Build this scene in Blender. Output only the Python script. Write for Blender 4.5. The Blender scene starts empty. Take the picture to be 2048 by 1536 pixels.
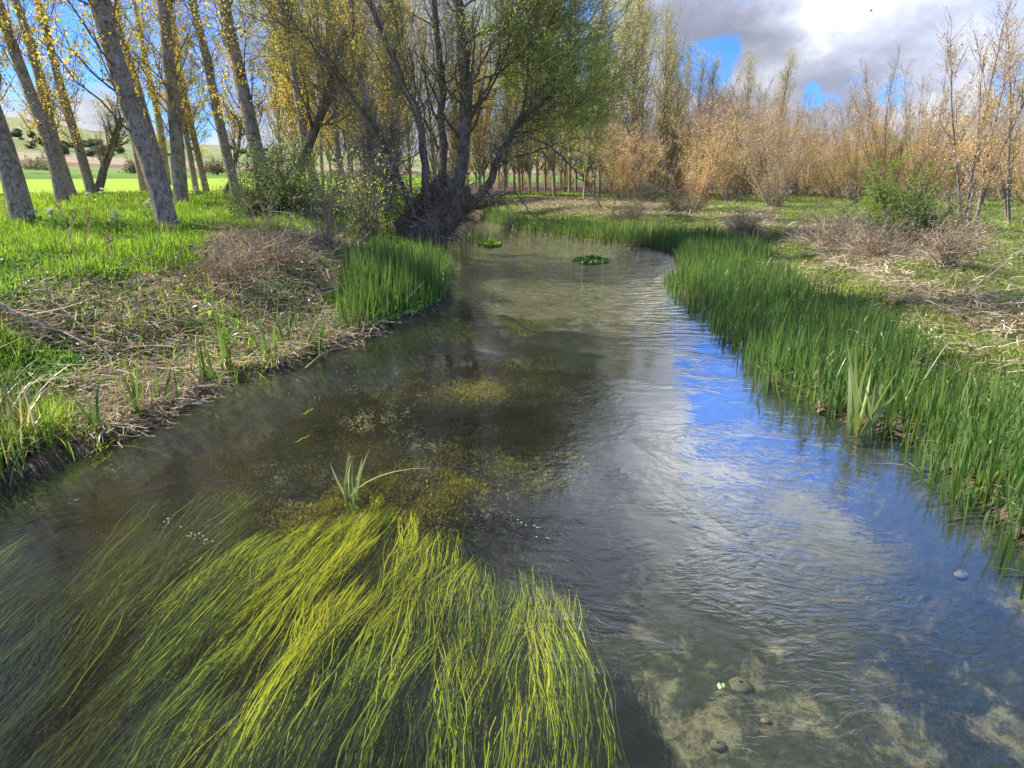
import bpy, math
import numpy as np
from mathutils import Vector

# ------------------------------------------------------------------ camera, sky, sun, exposure
S = bpy.context.scene
COL = S.collection
HC = 2.4
FPX = 1365.0
PITCH = math.atan(428.0 / FPX)
SP, CP = math.sin(PITCH), math.cos(PITCH)
cam_d = bpy.data.cameras.new('camera')
cam_d.lens = 24.0
cam_d.sensor_width = 36.0
cam_d.clip_start = 0.05
cam_d.clip_end = 6000
cam = bpy.data.objects.new('camera', cam_d)
COL.objects.link(cam)
cam.location = (0, 0, HC)
cam.rotation_euler = (math.pi / 2 - PITCH, 0, 0)
S.camera = cam

SUN_AZ, SUN_EL = math.radians(-64), math.radians(45)
SKY_STRENGTH = 0.12
sd = bpy.data.lights.new('sun', 'SUN')
sd.energy = 5.0
sd.angle = math.radians(0.55)
sd.color = (1.0, 0.955, 0.87)
sun = bpy.data.objects.new('sun', sd)
COL.objects.link(sun)
sv = Vector((math.sin(SUN_AZ) * math.cos(SUN_EL), math.cos(SUN_AZ) * math.cos(SUN_EL), math.sin(SUN_EL)))
sun.rotation_euler = sv.to_track_quat('Z', 'Y').to_euler()
S.view_settings.view_transform = 'Standard'
S.view_settings.look = 'None'
S.view_settings.exposure = 0.85
S.view_settings.gamma = 1.0
S.render.engine = 'CYCLES'
S.cycles.max_bounces = 8
S.cycles.transparent_max_bounces = 12
S.cycles.diffuse_bounces = 3
S.cycles.glossy_bounces = 3
S.cycles.sample_clamp_indirect = 4.0
S.cycles.caustics_reflective = False
S.cycles.caustics_refractive = False


def pdir(px, py):
    u = (px - 1024) / FPX
    v = (py - 768) / FPX
    return np.array([u, CP - v * SP, -SP - v * CP])


def atd(px, py, t):
    return np.array([0, 0, HC]) + pdir(px, py) * t


def atz(px, py, z):
    d = pdir(px, py)
    return atd(px, py, (z - HC) / d[2])


class NT:
    """small helper for node trees"""
    def __init__(s, tree):
        s.t = tree
        s.n = tree.nodes
        s.n.clear()

    def add(s, typ, **kw):
        n = s.n.new(typ)
        for k, v in kw.items():
            setattr(n, k, v)
        return n

    def ln(s, a, b):
        s.t.links.new(a, b)

    def val(s, sock, v):
        if isinstance(v, (int, float)):
            sock.default_value = v
        elif isinstance(v, (tuple, list)):
            sock.default_value = v
        else:
            s.ln(v, sock)

    def math(s, op, a, b=0.0, clamp=False):
        n = s.add('ShaderNodeMath', operation=op, use_clamp=clamp)
        s.val(n.inputs[0], a)
        s.val(n.inputs[1], b)
        return n.outputs[0]

    def vmath(s, op, a, b=(0, 0, 0)):
        n = s.add('ShaderNodeVectorMath', operation=op)
        s.val(n.inputs[0], a)
        s.val(n.inputs[1], b)
        return n.outputs['Value'] if op in ('DISTANCE', 'LENGTH', 'DOT_PRODUCT') else n.outputs[0]

    def noise(s, vec, scale, detail=4, rough=0.55, dist=0.0, color=False):
        n = s.add('ShaderNodeTexNoise')
        if vec is not None:
            s.ln(vec, n.inputs['Vector'])
        n.inputs['Scale'].default_value = scale
        n.inputs['Detail'].default_value = detail
        n.inputs['Roughness'].default_value = rough
        n.inputs['Distortion'].default_value = dist
        return n.outputs['Color' if color else 'Fac']

    def ramp(s, fac, stops, interp='LINEAR'):
        n = s.add('ShaderNodeValToRGB')
        cr = n.color_ramp
        cr.interpolation = interp
        while len(cr.elements) < len(stops):
            cr.elements.new(0.5)
        for e, (p, c) in zip(cr.elements, stops):
            e.position = p
            e.color = (c[0], c[1], c[2], 1) if not isinstance(c, (int, float)) else (c, c, c, 1)
        s.val(n.inputs[0], fac)
        return n.outputs[0]

    def mix(s, fac, a, b, blend='MIX'):
        n = s.add('ShaderNodeMix', data_type='RGBA', blend_type=blend)
        s.val(n.inputs['Factor'], fac)
        s.val(n.inputs[6], a if not isinstance(a, tuple) or len(a) == 4 else a + (1,))
        s.val(n.inputs[7], b if not isinstance(b, tuple) or len(b) == 4 else b + (1,))
        return n.outputs[2]

    def maprange(s, v, a, b, c=0.0, d=1.0, smooth=True):
        n = s.add('ShaderNodeMapRange', interpolation_type='SMOOTHSTEP' if smooth else 'LINEAR')
        s.val(n.inputs[0], v)
        for i, x in enumerate((a, b, c, d)):
            n.inputs[i + 1].default_value = x
        return n.outputs[0]

    def mapping(s, vec, scale=(1, 1, 1), loc=(0, 0, 0), rot=(0, 0, 0)):
        n = s.add('ShaderNodeMapping')
        s.ln(vec, n.inputs[0])
        n.inputs['Scale'].default_value = scale
        n.inputs['Location'].default_value = loc
        n.inputs['Rotation'].default_value = rot
        return n.outputs[0]


# ------------------------------------------------------------------ sky with clouds
world = bpy.data.worlds.new('World')
S.world = world
world.use_nodes = True
W = NT(world.node_tree)
out = W.add('ShaderNodeOutputWorld')
bg = W.add('ShaderNodeBackground')
W.ln(bg.outputs[0], out.inputs[0])
bg.inputs[1].default_value = SKY_STRENGTH
sky = W.add('ShaderNodeTexSky', sky_type='NISHITA')
sky.sun_disc = False
sky.sun_elevation = SUN_EL
sky.sun_rotation = SUN_AZ
sky.air_density = 1.0
sky.dust_density = 0.4
sky.ozone_density = 2.5
tc = W.add('ShaderNodeTexCoord')
D = tc.outputs['Generated']
sep = W.add('ShaderNodeSeparateXYZ')
W.ln(D, sep.inputs[0])
zz = W.math('ADD', W.math('MAXIMUM', sep.outputs[2], 0.0), 0.16)
cmb = W.add('ShaderNodeCombineXYZ')
W.ln(W.math('DIVIDE', sep.outputs[0], zz), cmb.inputs[0])
W.ln(W.math('DIVIDE', sep.outputs[1], zz), cmb.inputs[1])
cp = cmb.outputs[0]
wob = W.vmath('SCALE', W.vmath('SUBTRACT', W.noise(D, 6.0, 6, 0.62, color=True), (0.5, 0.5, 0.5)))
wob.node.inputs['Scale'].default_value = 0.17
Dw = W.vmath('ADD', D, wob)


def ndir(px, py, mirror=False):
    d = pdir(px, py)
    if mirror:
        d = d * np.array([1, 1, -1])
    d = d / np.linalg.norm(d)
    return tuple(float(x) for x in d)


def blob(px, py, r, amp, mirror=False, soft=0.08):
    dd = W.vmath('DISTANCE', Dw, ndir(px, py, mirror))
    return W.math('MULTIPLY', W.maprange(dd, r * soft, r, 1.0, 0.0), amp)


def total(terms):
    a = terms[0]
    for b_ in terms[1:]:
        a = W.math('ADD', a, b_)
    return a


Dp = W.mapping(D, scale=(1.0, 1.0, 2.0))
base_n = W.noise(Dp, 3.6, 9, 0.60, 0.2)
# negative amplitude: gap of blue, positive: cloud
cov = total([base_n,
             blob(1700, 60, 0.42, 0.22), blob(1450, 200, 0.16, 0.05), blob(1300, 40, 0.09, 0.25),
             blob(1385, 130, 0.050, -0.36), blob(1640, 185, 0.04, -0.45), blob(1180, 15, 0.085, -0.4), blob(1790, 165, 0.04, -0.2),
             blob(1730, 155, 0.05, -0.2), blob(1980, 165, 0.05, -0.3),
             blob(330, 190, 0.09, -0.3), blob(40, 130, 0.1, -0.3), blob(60, 240, 0.14, 0.3), blob(200, 60, 0.1, -0.2), blob(760, 100, 0.3, 0.15),
             blob(1500, 800, 0.15, -1.1, True), blob(1660, 880, 0.15, -1.1, True), blob(1780, 960, 0.09, -0.9, True), blob(1350, 760, 0.05, -0.4, True),
             blob(2000, 1220, 0.22, -1.1, True), blob(1570, 860, 0.09, -0.7, True), blob(1430, 740, 0.07, -0.5, True),
             blob(1280, 960, 0.20, 0.6, True), blob(1640, 1090, 0.14, 0.7, True), blob(1200, 800, 0.14, 0.5, True), blob(1850, 1060, 0.07, 0.4, True),
             blob(1500, 1080, 0.17, 0.6, True), blob(1500, 1450, 0.30, 0.3, True), blob(700, 1300, 0.6, 0.3, True)])
mask = W.maprange(cov, 0.43, 0.63)
shade_n = W.noise(W.mapping(D, scale=(1.0, 1.0, 2.1), loc=(3.1, 1.7, 0)), 5.0, 9, 0.62, 0.2)
dark = total([W.math('ADD', W.math('MULTIPLY', shade_n, 2.0), -0.34),
              blob(1460, 70, 0.17, 0.26), blob(1850, 90, 0.26, 0.22), blob(1960, 30, 0.2, 0.1), blob(1700, 130, 0.10, 0.12), blob(1690, 170, 0.05, 0.12),
              blob(1600, 55, 0.08, -0.25), blob(1690, 50, 0.09, -0.05), blob(1240, 25, 0.07, -0.3), blob(1440, 215, 0.12, -0.3), blob(1660, 215, 0.12, -0.3),
              blob(1850, 190, 0.09, -0.35), blob(100, 250, 0.25, -0.25), blob(500, 150, 0.5, -0.12),
              blob(1400, 980, 0.33, -0.3, True), blob(1500, 1500, 0.28, 0.5, True), blob(600, 1250, 0.75, 0.6, True)])
ccol = W.ramp(dark, [(0.18, (5.0, 5.0, 5.1)), (0.42, (3.7, 3.8, 4.2)), (0.64, (2.4, 2.55, 3.1)), (0.95, (1.6, 1.75, 2.3))])
for n_ in (W.n,):
    pass
skyc = W.mix(1.0, sky.outputs[0], (0.26, 0.50, 1.0, 1), 'MULTIPLY')
# ramp colours clip at 1 in the picker only, so scale instead
# made-up gain: sky above the frame raised right, dimmed left for reflections and fill
gain = W.math('ADD', 1.0, total([blob(1300, 980, 0.30, 2.3, True, 0.2), blob(1800, 1000, 0.38, 2.1, True, 0.2), blob(1550, 820, 0.20, 1.2, True, 0.3), blob(700, 1000, 0.30, -0.3, True, 0.3), blob(500, 1400, 0.6, -0.45, True, 0.3), blob(1400, 1500, 0.3, -0.2, True)]))
allc = W.vmath('SCALE', W.mix(mask, skyc, ccol))
W.ln(gain, allc.node.inputs['Scale'])
W.ln(allc, bg.inputs[0])

# ------------------------------------------------------------------ helpers: noise, meshes
rng = np.random.default_rng(7)


def vnoise(x, y, seed=0):
    def h(i, j):
        n = (i.astype(np.int64) * 374761393 + j.astype(np.int64) * 668265263 + seed * 1274126177) & 0xFFFFFFFF
        n = ((n ^ (n >> 13)) * 1274126177) & 0xFFFFFFFF
        return ((n ^ (n >> 16)) & 0xFFFF) / 65535.0
    xi, yi = np.floor(x), np.floor(y)
    fx, fy = x - xi, y - yi
    fx = fx * fx * (3 - 2 * fx)
    fy = fy * fy * (3 - 2 * fy)
    a, b, c, d = h(xi, yi), h(xi + 1, yi), h(xi, yi + 1), h(xi + 1, yi + 1)
    return (a * (1 - fx) + b * fx) * (1 - fy) + (c * (1 - fx) + d * fx) * fy


def fbm(x, y, seed=0, o=4):
    s, a, t = 0, 0.5, 0
    for k in range(o):
        s = s + a * vnoise(x * 2 ** k, y * 2 ** k, seed + k * 17)
        t += a
        a *= 0.5
    return s / t


def sstep(a, b, x):
    t = np.clip((x - a) / (b - a), 0, 1)
    return t * t * (3 - 2 * t)


def inpoly(x, y, poly):
    r = np.zeros(x.shape, bool)
    n = len(poly)
    for i in range(n):
        x0, y0 = poly[i]
        x1, y1 = poly[(i + 1) % n]
        if y0 == y1:
            continue
        c = ((y0 > y) != (y1 > y)) & (x < (x1 - x0) * (y - y0) / (y1 - y0) + x0)
        r ^= c
    return r


def polydist(x, y, poly, closed=True):
    d = np.full(x.shape, 1e9)
    n = len(poly)
    for i in range(n if closed else n - 1):
        x0, y0 = poly[i]
        x1, y1 = poly[(i + 1) % n]
        dx, dy = x1 - x0, y1 - y0
        t = np.clip(((x - x0) * dx + (y - y0) * dy) / (dx * dx + dy * dy + 1e-12), 0, 1)
        d = np.minimum(d, np.hypot(x - x0 - t * dx, y - y0 - t * dy))
    return d


def pxpoly(pts, z=0.0):
    return [tuple(atz(a, b, z)[:2]) for a, b in pts]


LEFT_PX = [(0, 975), (110, 930), (200, 890), (270, 852), (420, 782), (560, 738), (690, 684), (790, 652), (855, 630), (900, 604), (906, 560),
           (902, 522), (893, 495), (905, 465), (925, 447), (936, 436)]
RIGHT_PX = [(962, 437), (990, 452), (1060, 466), (1130, 474), (1200, 484), (1290, 495), (1345, 508), (1352, 530), (1350, 560), (1362, 592),
            (1440, 645), (1500, 695), (1545, 765), (1640, 822), (1720, 852), (1830, 885), (1900, 960), (1990, 1035), (2048, 1085)]
LW = [(-5.2, -8.0), (-4.9, 1.0)] + pxpoly(LEFT_PX) + [(-4.2, 42), (-6.5, 55), (-9, 75), (-13, 110)]
RW = [(-10, 110), (-6.5, 75), (-4, 55), (-2.2, 42)] + pxpoly(RIGHT_PX) + [(4.2, 1.5), (4.6, -8.0)]
RIVER = LW + RW


def side(x, y):
    """True on the left bank"""
    ys = [-50, 0, 10, 20, 30, 36, 42, 55, 75, 110, 2000]
    xs = [0, 0, 1, 1, -1.5, -2.4, -3.3, -5.3, -7.8, -11.5, -200]
    return x < np.interp(y, ys, xs)


def ground_h(x, y):
    x = np.asarray(x, float)
    y = np.asarray(y, float)
    ins = inpoly(x, y, RIVER)
    d = polydist(x, y, RIVER)
    d = np.where(ins, -d, d)
    left = side(x, y)
    wob_ = (fbm(x * 1.1, y * 1.1, 5) - 0.5) * 1.0
    dd = d + wob_ * 0.25
    far = 1 - sstep(30, 60, np.hypot(x, y)) * 0.9
    lz = 0.06 + 1.04 * sstep(0.1, 4.3, dd) + (fbm(x * 0.7, y * 0.7, 9) - 0.5) * 0.30 * sstep(0.3, 2, d) * far + (fbm(x * 4, y * 4, 3) - 0.5) * 0.10 * far
    rz = 0.06 + 0.46 * sstep(0.4, 5, dd) + (fbm(x * 0.6, y * 0.6, 19) - 0.5) * 0.30 * sstep(0.3, 2, d) * far + (fbm(x * 4, y * 4, 33) - 0.5) * 0.08 * far
    up = np.where(left, lz, rz)
    bed = -0.06 - 0.50 * sstep(0, 0.85, -d) + (fbm(x * 1.3, y * 1.3, 21) - 0.5) * 0.22 * sstep(0, 1, -d)
    return np.where(d > 0, np.maximum(up, 0.015 + 0.05 * np.clip(d, 0, 1)), bed * np.clip(0.12 - d, 0, 1) ** 0.35)


def hit(px, py):
    """point of the ground seen at a pixel"""
    d = pdir(px, py)
    ts = np.geomspace(2, 140, 900)
    X, Y, Z = d[0] * ts, d[1] * ts, HC + d[2] * ts
    g = np.maximum(ground_h(X, Y), 0)
    k = np.argmax(Z < g)
    if Z[k] >= g[k]:
        k = len(ts) - 1
    return np.array([X[k], Y[k], g[k]]), ts[k]


def hitpoly(pts):
    return [tuple(hit(a, b)[0][:2]) for a, b in pts]


class Geo:
    def __init__(s):
        s.v, s.f4, s.f3, s.r, s.n = [], [], [], [], 0

    def add(s, v, f, r=None):
        v = np.asarray(v, np.float64).reshape(-1, 3)
        f = np.asarray(f, np.int64)
        s.v.append(v)
        (s.f4 if f.shape[1] == 4 else s.f3).append(f + s.n)
        s.r.append(np.zeros(len(v)) if r is None else np.broadcast_to(r, (len(v),)))
        s.n += len(v)

    def build(s, name, mat, parent=None, origin=(0, 0, 0), smooth=False, label=None):
        me = bpy.data.meshes.new(name)
        v = np.concatenate(s.v) - np.asarray(origin)
        f4 = np.concatenate(s.f4) if s.f4 else np.zeros((0, 4), np.int64)
        f3 = np.concatenate(s.f3) if s.f3 else np.zeros((0, 3), np.int64)
        me.vertices.add(len(v))
        me.vertices.foreach_set('co', v.astype(np.float32).ravel())
        nl = f4.size + f3.size
        me.loops.add(nl)
        me.loops.foreach_set('vertex_index', np.concatenate([f4.ravel(), f3.ravel()]).astype(np.int32))
        me.polygons.add(len(f4) + len(f3))
        st = np.concatenate([np.arange(len(f4)) * 4, f4.size + np.arange(len(f3)) * 3]).astype(np.int32)
        me.polygons.foreach_set('loop_start', st)
        me.polygons.foreach_set('use_smooth', np.full(len(st), smooth))
        a = me.attributes.new('rnd', 'FLOAT', 'POINT')
        a.data.foreach_set('value', np.concatenate(s.r).astype(np.float32))
        me.update(calc_edges=True)
        me.materials.append(mat)
        o = bpy.data.objects.new(name, me)
        COL.objects.link(o)
        o.location = origin
        if parent is not None:
            o.parent = parent
            o.location = (0, 0, 0)
        if label:
            o['label'] = label
        return o


def nrm(a):
    return a / (np.linalg.norm(a, axis=-1, keepdims=True) + 1e-12)


def tubes(g, P, R, sides=3, r=None):
    """P [N,K,3], R [N,K]"""
    P = np.asarray(P, float)
    R = np.asarray(R, float)
    N, K, _ = P.shape
    T = nrm(np.gradient(P, axis=1))
    ref = np.tile(np.array([0.31, 0.22, 0.05]), (N, 1, 1)).reshape(N, 1, 3)
    mean = nrm(P[:, -1] - P[:, 0])[:, None, :]
    ref = np.where(np.abs(mean[..., 2:3]) > 0.8, np.array([1.0, 0.13, 0.0]), np.array([0.05, 0.1, 1.0]))
    A = nrm(np.cross(T, ref))
    B = np.cross(T, A)
    th = np.linspace(0, 2 * np.pi, sides, endpoint=False)
    V = P[:, :, None, :] + R[:, :, None, None] * (A[:, :, None, :] * np.cos(th)[None, None, :, None] + B[:, :, None, :] * np.sin(th)[None, None, :, None])
    base = (np.arange(N) * K * sides)[:, None, None]
    k = (np.arange(K - 1) * sides)[None, :, None]
    j = np.arange(sides)[None, None, :]
    j2 = (np.arange(sides) + 1) % sides
    j2 = j2[None, None, :]
    F = np.stack([base + k + j, base + k + j2, base + k + sides + j2, base + k + sides + j], -1).reshape(-1, 4)
    rr = np.repeat(rng.random(N) if r is None else np.broadcast_to(r, (N,)), K * sides)
    g.add(V.reshape(-1, 3), F, rr)


def spawn(P, R, n, t0, t1, L, ang, K=5, up=0.15, wig=0.15, rs=0.5, rt=0.003, fall=0.5, upbias=0.0, shape=None, rmin=0.004):
    N, K0, _ = P.shape
    idx = np.repeat(np.arange(N), n)
    M = len(idx)
    t = rng.uniform(t0, t1, M)
    k = t * (K0 - 1)
    i = np.minimum(k.astype(int), K0 - 2)
    fr = (k - i)[:, None]
    p = P[idx, i] * (1 - fr) + P[idx, i + 1] * fr
    T = nrm(P[idx, i + 1] - P[idx, i])
    rad = R[idx, i] * (1 - fr[:, 0]) + R[idx, i + 1] * fr[:, 0]
    v = rng.normal(size=(M, 3))
    v[:, 2] += upbias
    v = nrm(v - (v * T).sum(1, keepdims=True) * T)
    a = np.radians(ang * rng.uniform(0.6, 1.3, M))[:, None]
    d = nrm(T * np.cos(a) + v * np.sin(a))
    ln = L * rng.uniform(0.5, 1.25, M) * (1 - fall * t)
    if shape is not None:
        ln = ln * shape(t)
    out = np.zeros((M, K, 3))
    out[:, 0] = p
    st = (ln / (K - 1))[:, None]
    for q in range(1, K):
        d = d + rng.normal(size=(M, 3)) * wig
        d[:, 2] += up
        d = nrm(d)
        p = p + d * st
        out[:, q] = p
    r0 = np.clip(rad * rs, rmin, None)
    s = np.linspace(0, 1, K)[None, :]
    RR = r0[:, None] * (1 - s) + np.minimum(rt, r0)[:, None] * s
    return out, RR


def leaves(g, P, n, size, t0=0.2, spread=0.03, asp=0.75, droop=0.0, keep=1.0, rr=None, jitter=0.35, ztop=None):
    """diamond leaves scattered along polylines"""
    N, K, _ = P.shape
    idx = np.repeat(np.arange(N), n)
    if keep < 1:
        idx = idx[rng.random(len(idx)) < keep]
    M = len(idx)
    t = rng.uniform(t0, 1, M) * (K - 1)
    i = np.minimum(t.astype(int), K - 2)
    fr = (t - i)[:, None]
    p = P[idx, i] * (1 - fr) + P[idx, i + 1] * fr + rng.normal(size=(M, 3)) * spread
    if ztop:
        p = p[rng.random(M) > 0.85 * sstep(0.42 * ztop, 0.85 * ztop, p[:, 2])]
    leafquads(g, p, size, asp, droop, rr, jitter)


def leafquads(g, p, size, asp=0.75, droop=0.0, rr=None, jitter=0.35, dirv=None):
    M = len(p)
    d = rng.normal(size=(M, 3)) if dirv is None else dirv + rng.normal(size=(M, 3)) * 0.35
    d[:, 2] -= droop
    d = nrm(d)
    s = nrm(np.cross(d, rng.normal(size=(M, 3))))
    sz = (size * rng.uniform(1 - jitter, 1 + jitter, M))[:, None]
    n = np.cross(d, s)
    a = p
    b = p + d * sz * 0.45 + s * sz * asp * 0.5 + n * sz * 0.08
    c = p + d * sz
    e = p + d * sz * 0.45 - s * sz * asp * 0.5 + n * sz * 0.08
    V = np.stack([a, b, c, e], 1)
    F = np.arange(M * 4).reshape(M, 4)
    rv = rng.random(M) if rr is None else rr
    g.add(V.reshape(-1, 3), F, np.repeat(rv, 4))


def blades(g, base, h, w, lean=0.25, bend=0.3, K=5, taper=2.0, az=None, r=None, twist=0.5, flat=False):
    """grass / reed blades, base [N,3], h, w arrays"""
    N = len(base)
    h = np.broadcast_to(h, (N,))
    w = np.broadcast_to(w, (N,))
    az = rng.uniform(0, 2 * np.pi, N) if az is None else az
    ld = np.stack([np.cos(az), np.sin(az), np.zeros(N)], 1)
    s = np.linspace(0, 1, K)
    le = (lean * rng.normal(size=N))[:, None, None] if not flat else np.full((N, 1, 1), lean)
    be = (bend * np.abs(rng.normal(size=N)))[:, None, None]
    hh = h[:, None, None]
    ss = s[None, :, None]
    up = np.array([0, 0, 1.0])
    bb = np.clip(be, 0, 1.6)
    P = base[:, None, :] + ld[:, None, :] * hh * (le * ss + bb * ss ** 2.2) + up * hh * (ss - 0.38 * bb ** 1.3 * ss ** 3)
    sa = az + np.pi / 2 + rng.normal(size=N) * twist
    sv_ = np.stack([np.cos(sa), np.sin(sa), np.zeros(N)], 1)
    wd = w[:, None] * np.clip(1 - s[None, :] ** taper, 0.02, 1) * (0.7 + 0.3 * np.minimum(1, s[None, :] * 4))
    ribbon(g, P, wd, sv_, r)


def ribbon(g, P, wd, sv_, r=None):
    N, K, _ = P.shape
    A = P - sv_[:, None, :] * wd[:, :, None] * 0.5
    B = P + sv_[:, None, :] * wd[:, :, None] * 0.5
    V = np.stack([A, B], 2).reshape(-1, 3)
    b = (np.arange(N) * K * 2)[:, None]
    k = (np.arange(K - 1) * 2)[None, :]
    F = np.stack([b + k, b + k + 1, b + k + 3, b + k + 2], -1).reshape(-1, 4)
    rv = rng.random(N) if r is None else r
    if np.ndim(rv) == 2:
        rv = np.repeat(rv.reshape(-1), 2)
    else:
        rv = np.repeat(rv, K * 2)
    g.add(V, F, rv)


def empty(name, loc, label, cat, group=None):
    o = bpy.data.objects.new(name, None)
    o.empty_display_size = 0.3
    COL.objects.link(o)
    o.location = tuple(float(c) for c in loc)
    return tag(o, label, cat, group)


def tag(o, label, cat, group=None, kind=None):
    if label:
        o['label'] = label
    if cat:
        o['category'] = cat
    if group:
        o['group'] = group
    if kind:
        o['kind'] = kind
    return o


def copy_tree(o, loc, rz=0.0, sc=(1, 1, 1), label=None, group=None, tilt=0.0):
    c = o.copy()
    COL.objects.link(c)
    c.location = tuple(float(q) for q in loc)
    c.rotation_euler = (tilt, 0, rz)
    c.scale = sc
    if label:
        c['label'] = label
    if group:
        c['group'] = group
    for ch in o.children:
        d = ch.copy()
        COL.objects.link(d)
        d.parent = c
    return c


# ------------------------------------------------------------------ materials
def leafmat(name, stops, trans=0.45, rough=0.5, spec=0.3, noise_amt=0.25):
    m = bpy.data.materials.new(name)
    m.use_nodes = True
    n = NT(m.node_tree)
    o = n.add('ShaderNodeOutputMaterial')
    at = n.add('ShaderNodeAttribute', attribute_name='rnd')
    c = n.ramp(at.outputs['Fac'], stops)
    geo = n.add('ShaderNodeNewGeometry')
    nz = n.noise(geo.outputs['Position'], 0.9, 3)
    c = n.mix(1.0, c, n.ramp(nz, [(0.3, 1 - noise_amt), (0.7, 1 + noise_amt)]), 'MULTIPLY')
    p = n.add('ShaderNodeBsdfPrincipled')
    n.ln(c, p.inputs['Base Color'])
    p.inputs['Roughness'].default_value = rough
    p.inputs['Specular IOR Level'].default_value = spec
    t = n.add('ShaderNodeBsdfTranslucent')
    n.ln(n.mix(1.0, c, (1.25, 1.2, 0.7, 1), 'MULTIPLY'), t.inputs[0])
    mx = n.add('ShaderNodeMixShader')
    mx.inputs[0].default_value = trans
    n.ln(p.outputs[0], mx.inputs[1])
    n.ln(t.outputs[0], mx.inputs[2])
    n.ln(mx.outputs[0], o.inputs[0])
    return m


def barkmat(name, c0, c1, scale=1.0, bump=0.9):
    m = bpy.data.materials.new(name)
    m.use_nodes = True
    n = NT(m.node_tree)
    o = n.add('ShaderNodeOutputMaterial')
    tcn = n.add('ShaderNodeTexCoord')
    v = n.mapping(tcn.outputs['Object'], (6 * scale, 6 * scale, 1.2 * scale))
    a = n.noise(v, 3, 6, 0.65, 0.6)
    b = n.noise(n.mapping(tcn.outputs['Object'], (1, 1, 0.8)), 2.2, 4)
    c = n.ramp(a, [(0.36, tuple(x * 0.6 for x in c0)), (0.5, tuple((x + y) / 2 for x, y in zip(c0, c1))), (0.64, c1)])
    c = n.mix(n.maprange(b, 0.45, 0.7, 0, 0.55), c, tuple(x * 0.45 for x in c0) + (1,))
    # knots and lenticel marks
    w = n.noise(n.mapping(tcn.outputs['Object'], (1.6, 1.6, 5.0)), 3.0, 3, 0.6)
    c = n.mix(n.maprange(w, 0.58, 0.68, 0, 0.8), c, tuple(x * 0.3 for x in c0) + (1,))
    p = n.add('ShaderNodeBsdfPrincipled')
    n.ln(c, p.inputs['Base Color'])
    p.inputs['Roughness'].default_value = 0.9
    p.inputs['Specular IOR Level'].default_value = 0.15
    bp = n.add('ShaderNodeBump')
    bp.inputs['Strength'].default_value = bump
    bp.inputs['Distance'].default_value = 0.03
    n.ln(a, bp.inputs['Height'])
    n.ln(bp.outputs[0], p.inputs['Normal'])
    n.ln(p.outputs[0], o.inputs[0])
    return m


M = {}
M['bark'] = barkmat('poplar_bark', (0.30, 0.22, 0.15), (0.58, 0.45, 0.32))
M['darkbark'] = barkmat('dark_bark', (0.17, 0.12, 0.085), (0.38, 0.29, 0.21), 1.5, 0.8)
M['redbark'] = barkmat('sapling_bark', (0.28, 0.20, 0.17), (0.50, 0.41, 0.35))
M['twig'] = leafmat('twig', [(0, (0.13, 0.10, 0.07)), (1, (0.32, 0.25, 0.18))], 0.0, 0.9, 0.1)
M['greytwig'] = leafmat('grey_twig', [(0, (0.16, 0.115, 0.075)), (0.7, (0.38, 0.295, 0.21)), (1, (0.58, 0.50, 0.40))], 0.0, 0.9, 0.1)
M['redtwig'] = leafmat('red_twig', [(0, (0.36, 0.27, 0.20)), (1, (0.60, 0.49, 0.38))], 0.0, 0.9, 0.1)
M['gold'] = leafmat('gold_leaf', [(0, (0.54, 0.33, 0.08)), (0.4, (0.74, 0.52, 0.11)), (0.75, (0.80, 0.64, 0.15)), (1, (0.60, 0.64, 0.18))], 0.5)
M['orange'] = leafmat('orange_leaf', [(0, (0.62, 0.38, 0.17)), (0.5, (0.82, 0.56, 0.24)), (1, (0.86, 0.70, 0.28))], 0.45)
M['olive'] = leafmat('olive_leaf', [(0, (0.44, 0.44, 0.20)), (0.5, (0.58, 0.58, 0.26)), (1, (0.76, 0.64, 0.24))], 0.45)
M['willow'] = leafmat('willow_leaf', [(0, (0.36, 0.50, 0.11)), (0.6, (0.58, 0.72, 0.16)), (1, (0.76, 0.82, 0.26))], 0.6)
M['bush'] = leafmat('bush_leaf', [(0, (0.06, 0.11, 0.03)), (0.6, (0.13, 0.20, 0.05)), (1, (0.28, 0.34, 0.10))], 0.4)
M['brightbush'] = leafmat('bright_bush_leaf', [(0, (0.15, 0.26, 0.04)), (0.6, (0.26, 0.40, 0.06)), (1, (0.42, 0.52, 0.12))], 0.45)
M['grass'] = leafmat('grass_blade', [(0, (0.11, 0.20, 0.025)), (0.55, (0.23, 0.38, 0.04)), (0.9, (0.38, 0.50, 0.08)), (1, (0.50, 0.44, 0.20))], 0.55, 0.5, 0.3, 0.35)
M['grassR'] = leafmat('meadow_blade', [(0, (0.17, 0.25, 0.06)), (0.6, (0.29, 0.38, 0.10)), (0.85, (0.36, 0.42, 0.14)), (1, (0.55, 0.46, 0.28))], 0.5, 0.5, 0.3, 0.3)
M['reed'] = leafmat('reed_blade', [(0, (0.07, 0.14, 0.045)), (0.5, (0.125, 0.235, 0.06)), (0.86, (0.20, 0.30, 0.08)), (0.95, (0.30, 0.32, 0.12)), (1, (0.50, 0.42, 0.26))], 0.38, 0.35, 0.5, 0.25)
M['iris'] = leafmat('iris_blade', [(0, (0.12, 0.25, 0.05)), (1, (0.32, 0.45, 0.14))], 0.45, 0.35, 0.5)
M['straw'] = leafmat('dry_straw', [(0, (0.24, 0.165, 0.11)), (0.5, (0.48, 0.37, 0.26)), (1, (0.78, 0.68, 0.52))], 0.2, 0.8, 0.1)
M['browntwig'] = leafmat('brown_stalk', [(0, (0.26, 0.18, 0.11)), (0.6, (0.50, 0.37, 0.25)), (1, (0.70, 0.57, 0.40))], 0.05, 0.9, 0.1)
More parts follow.
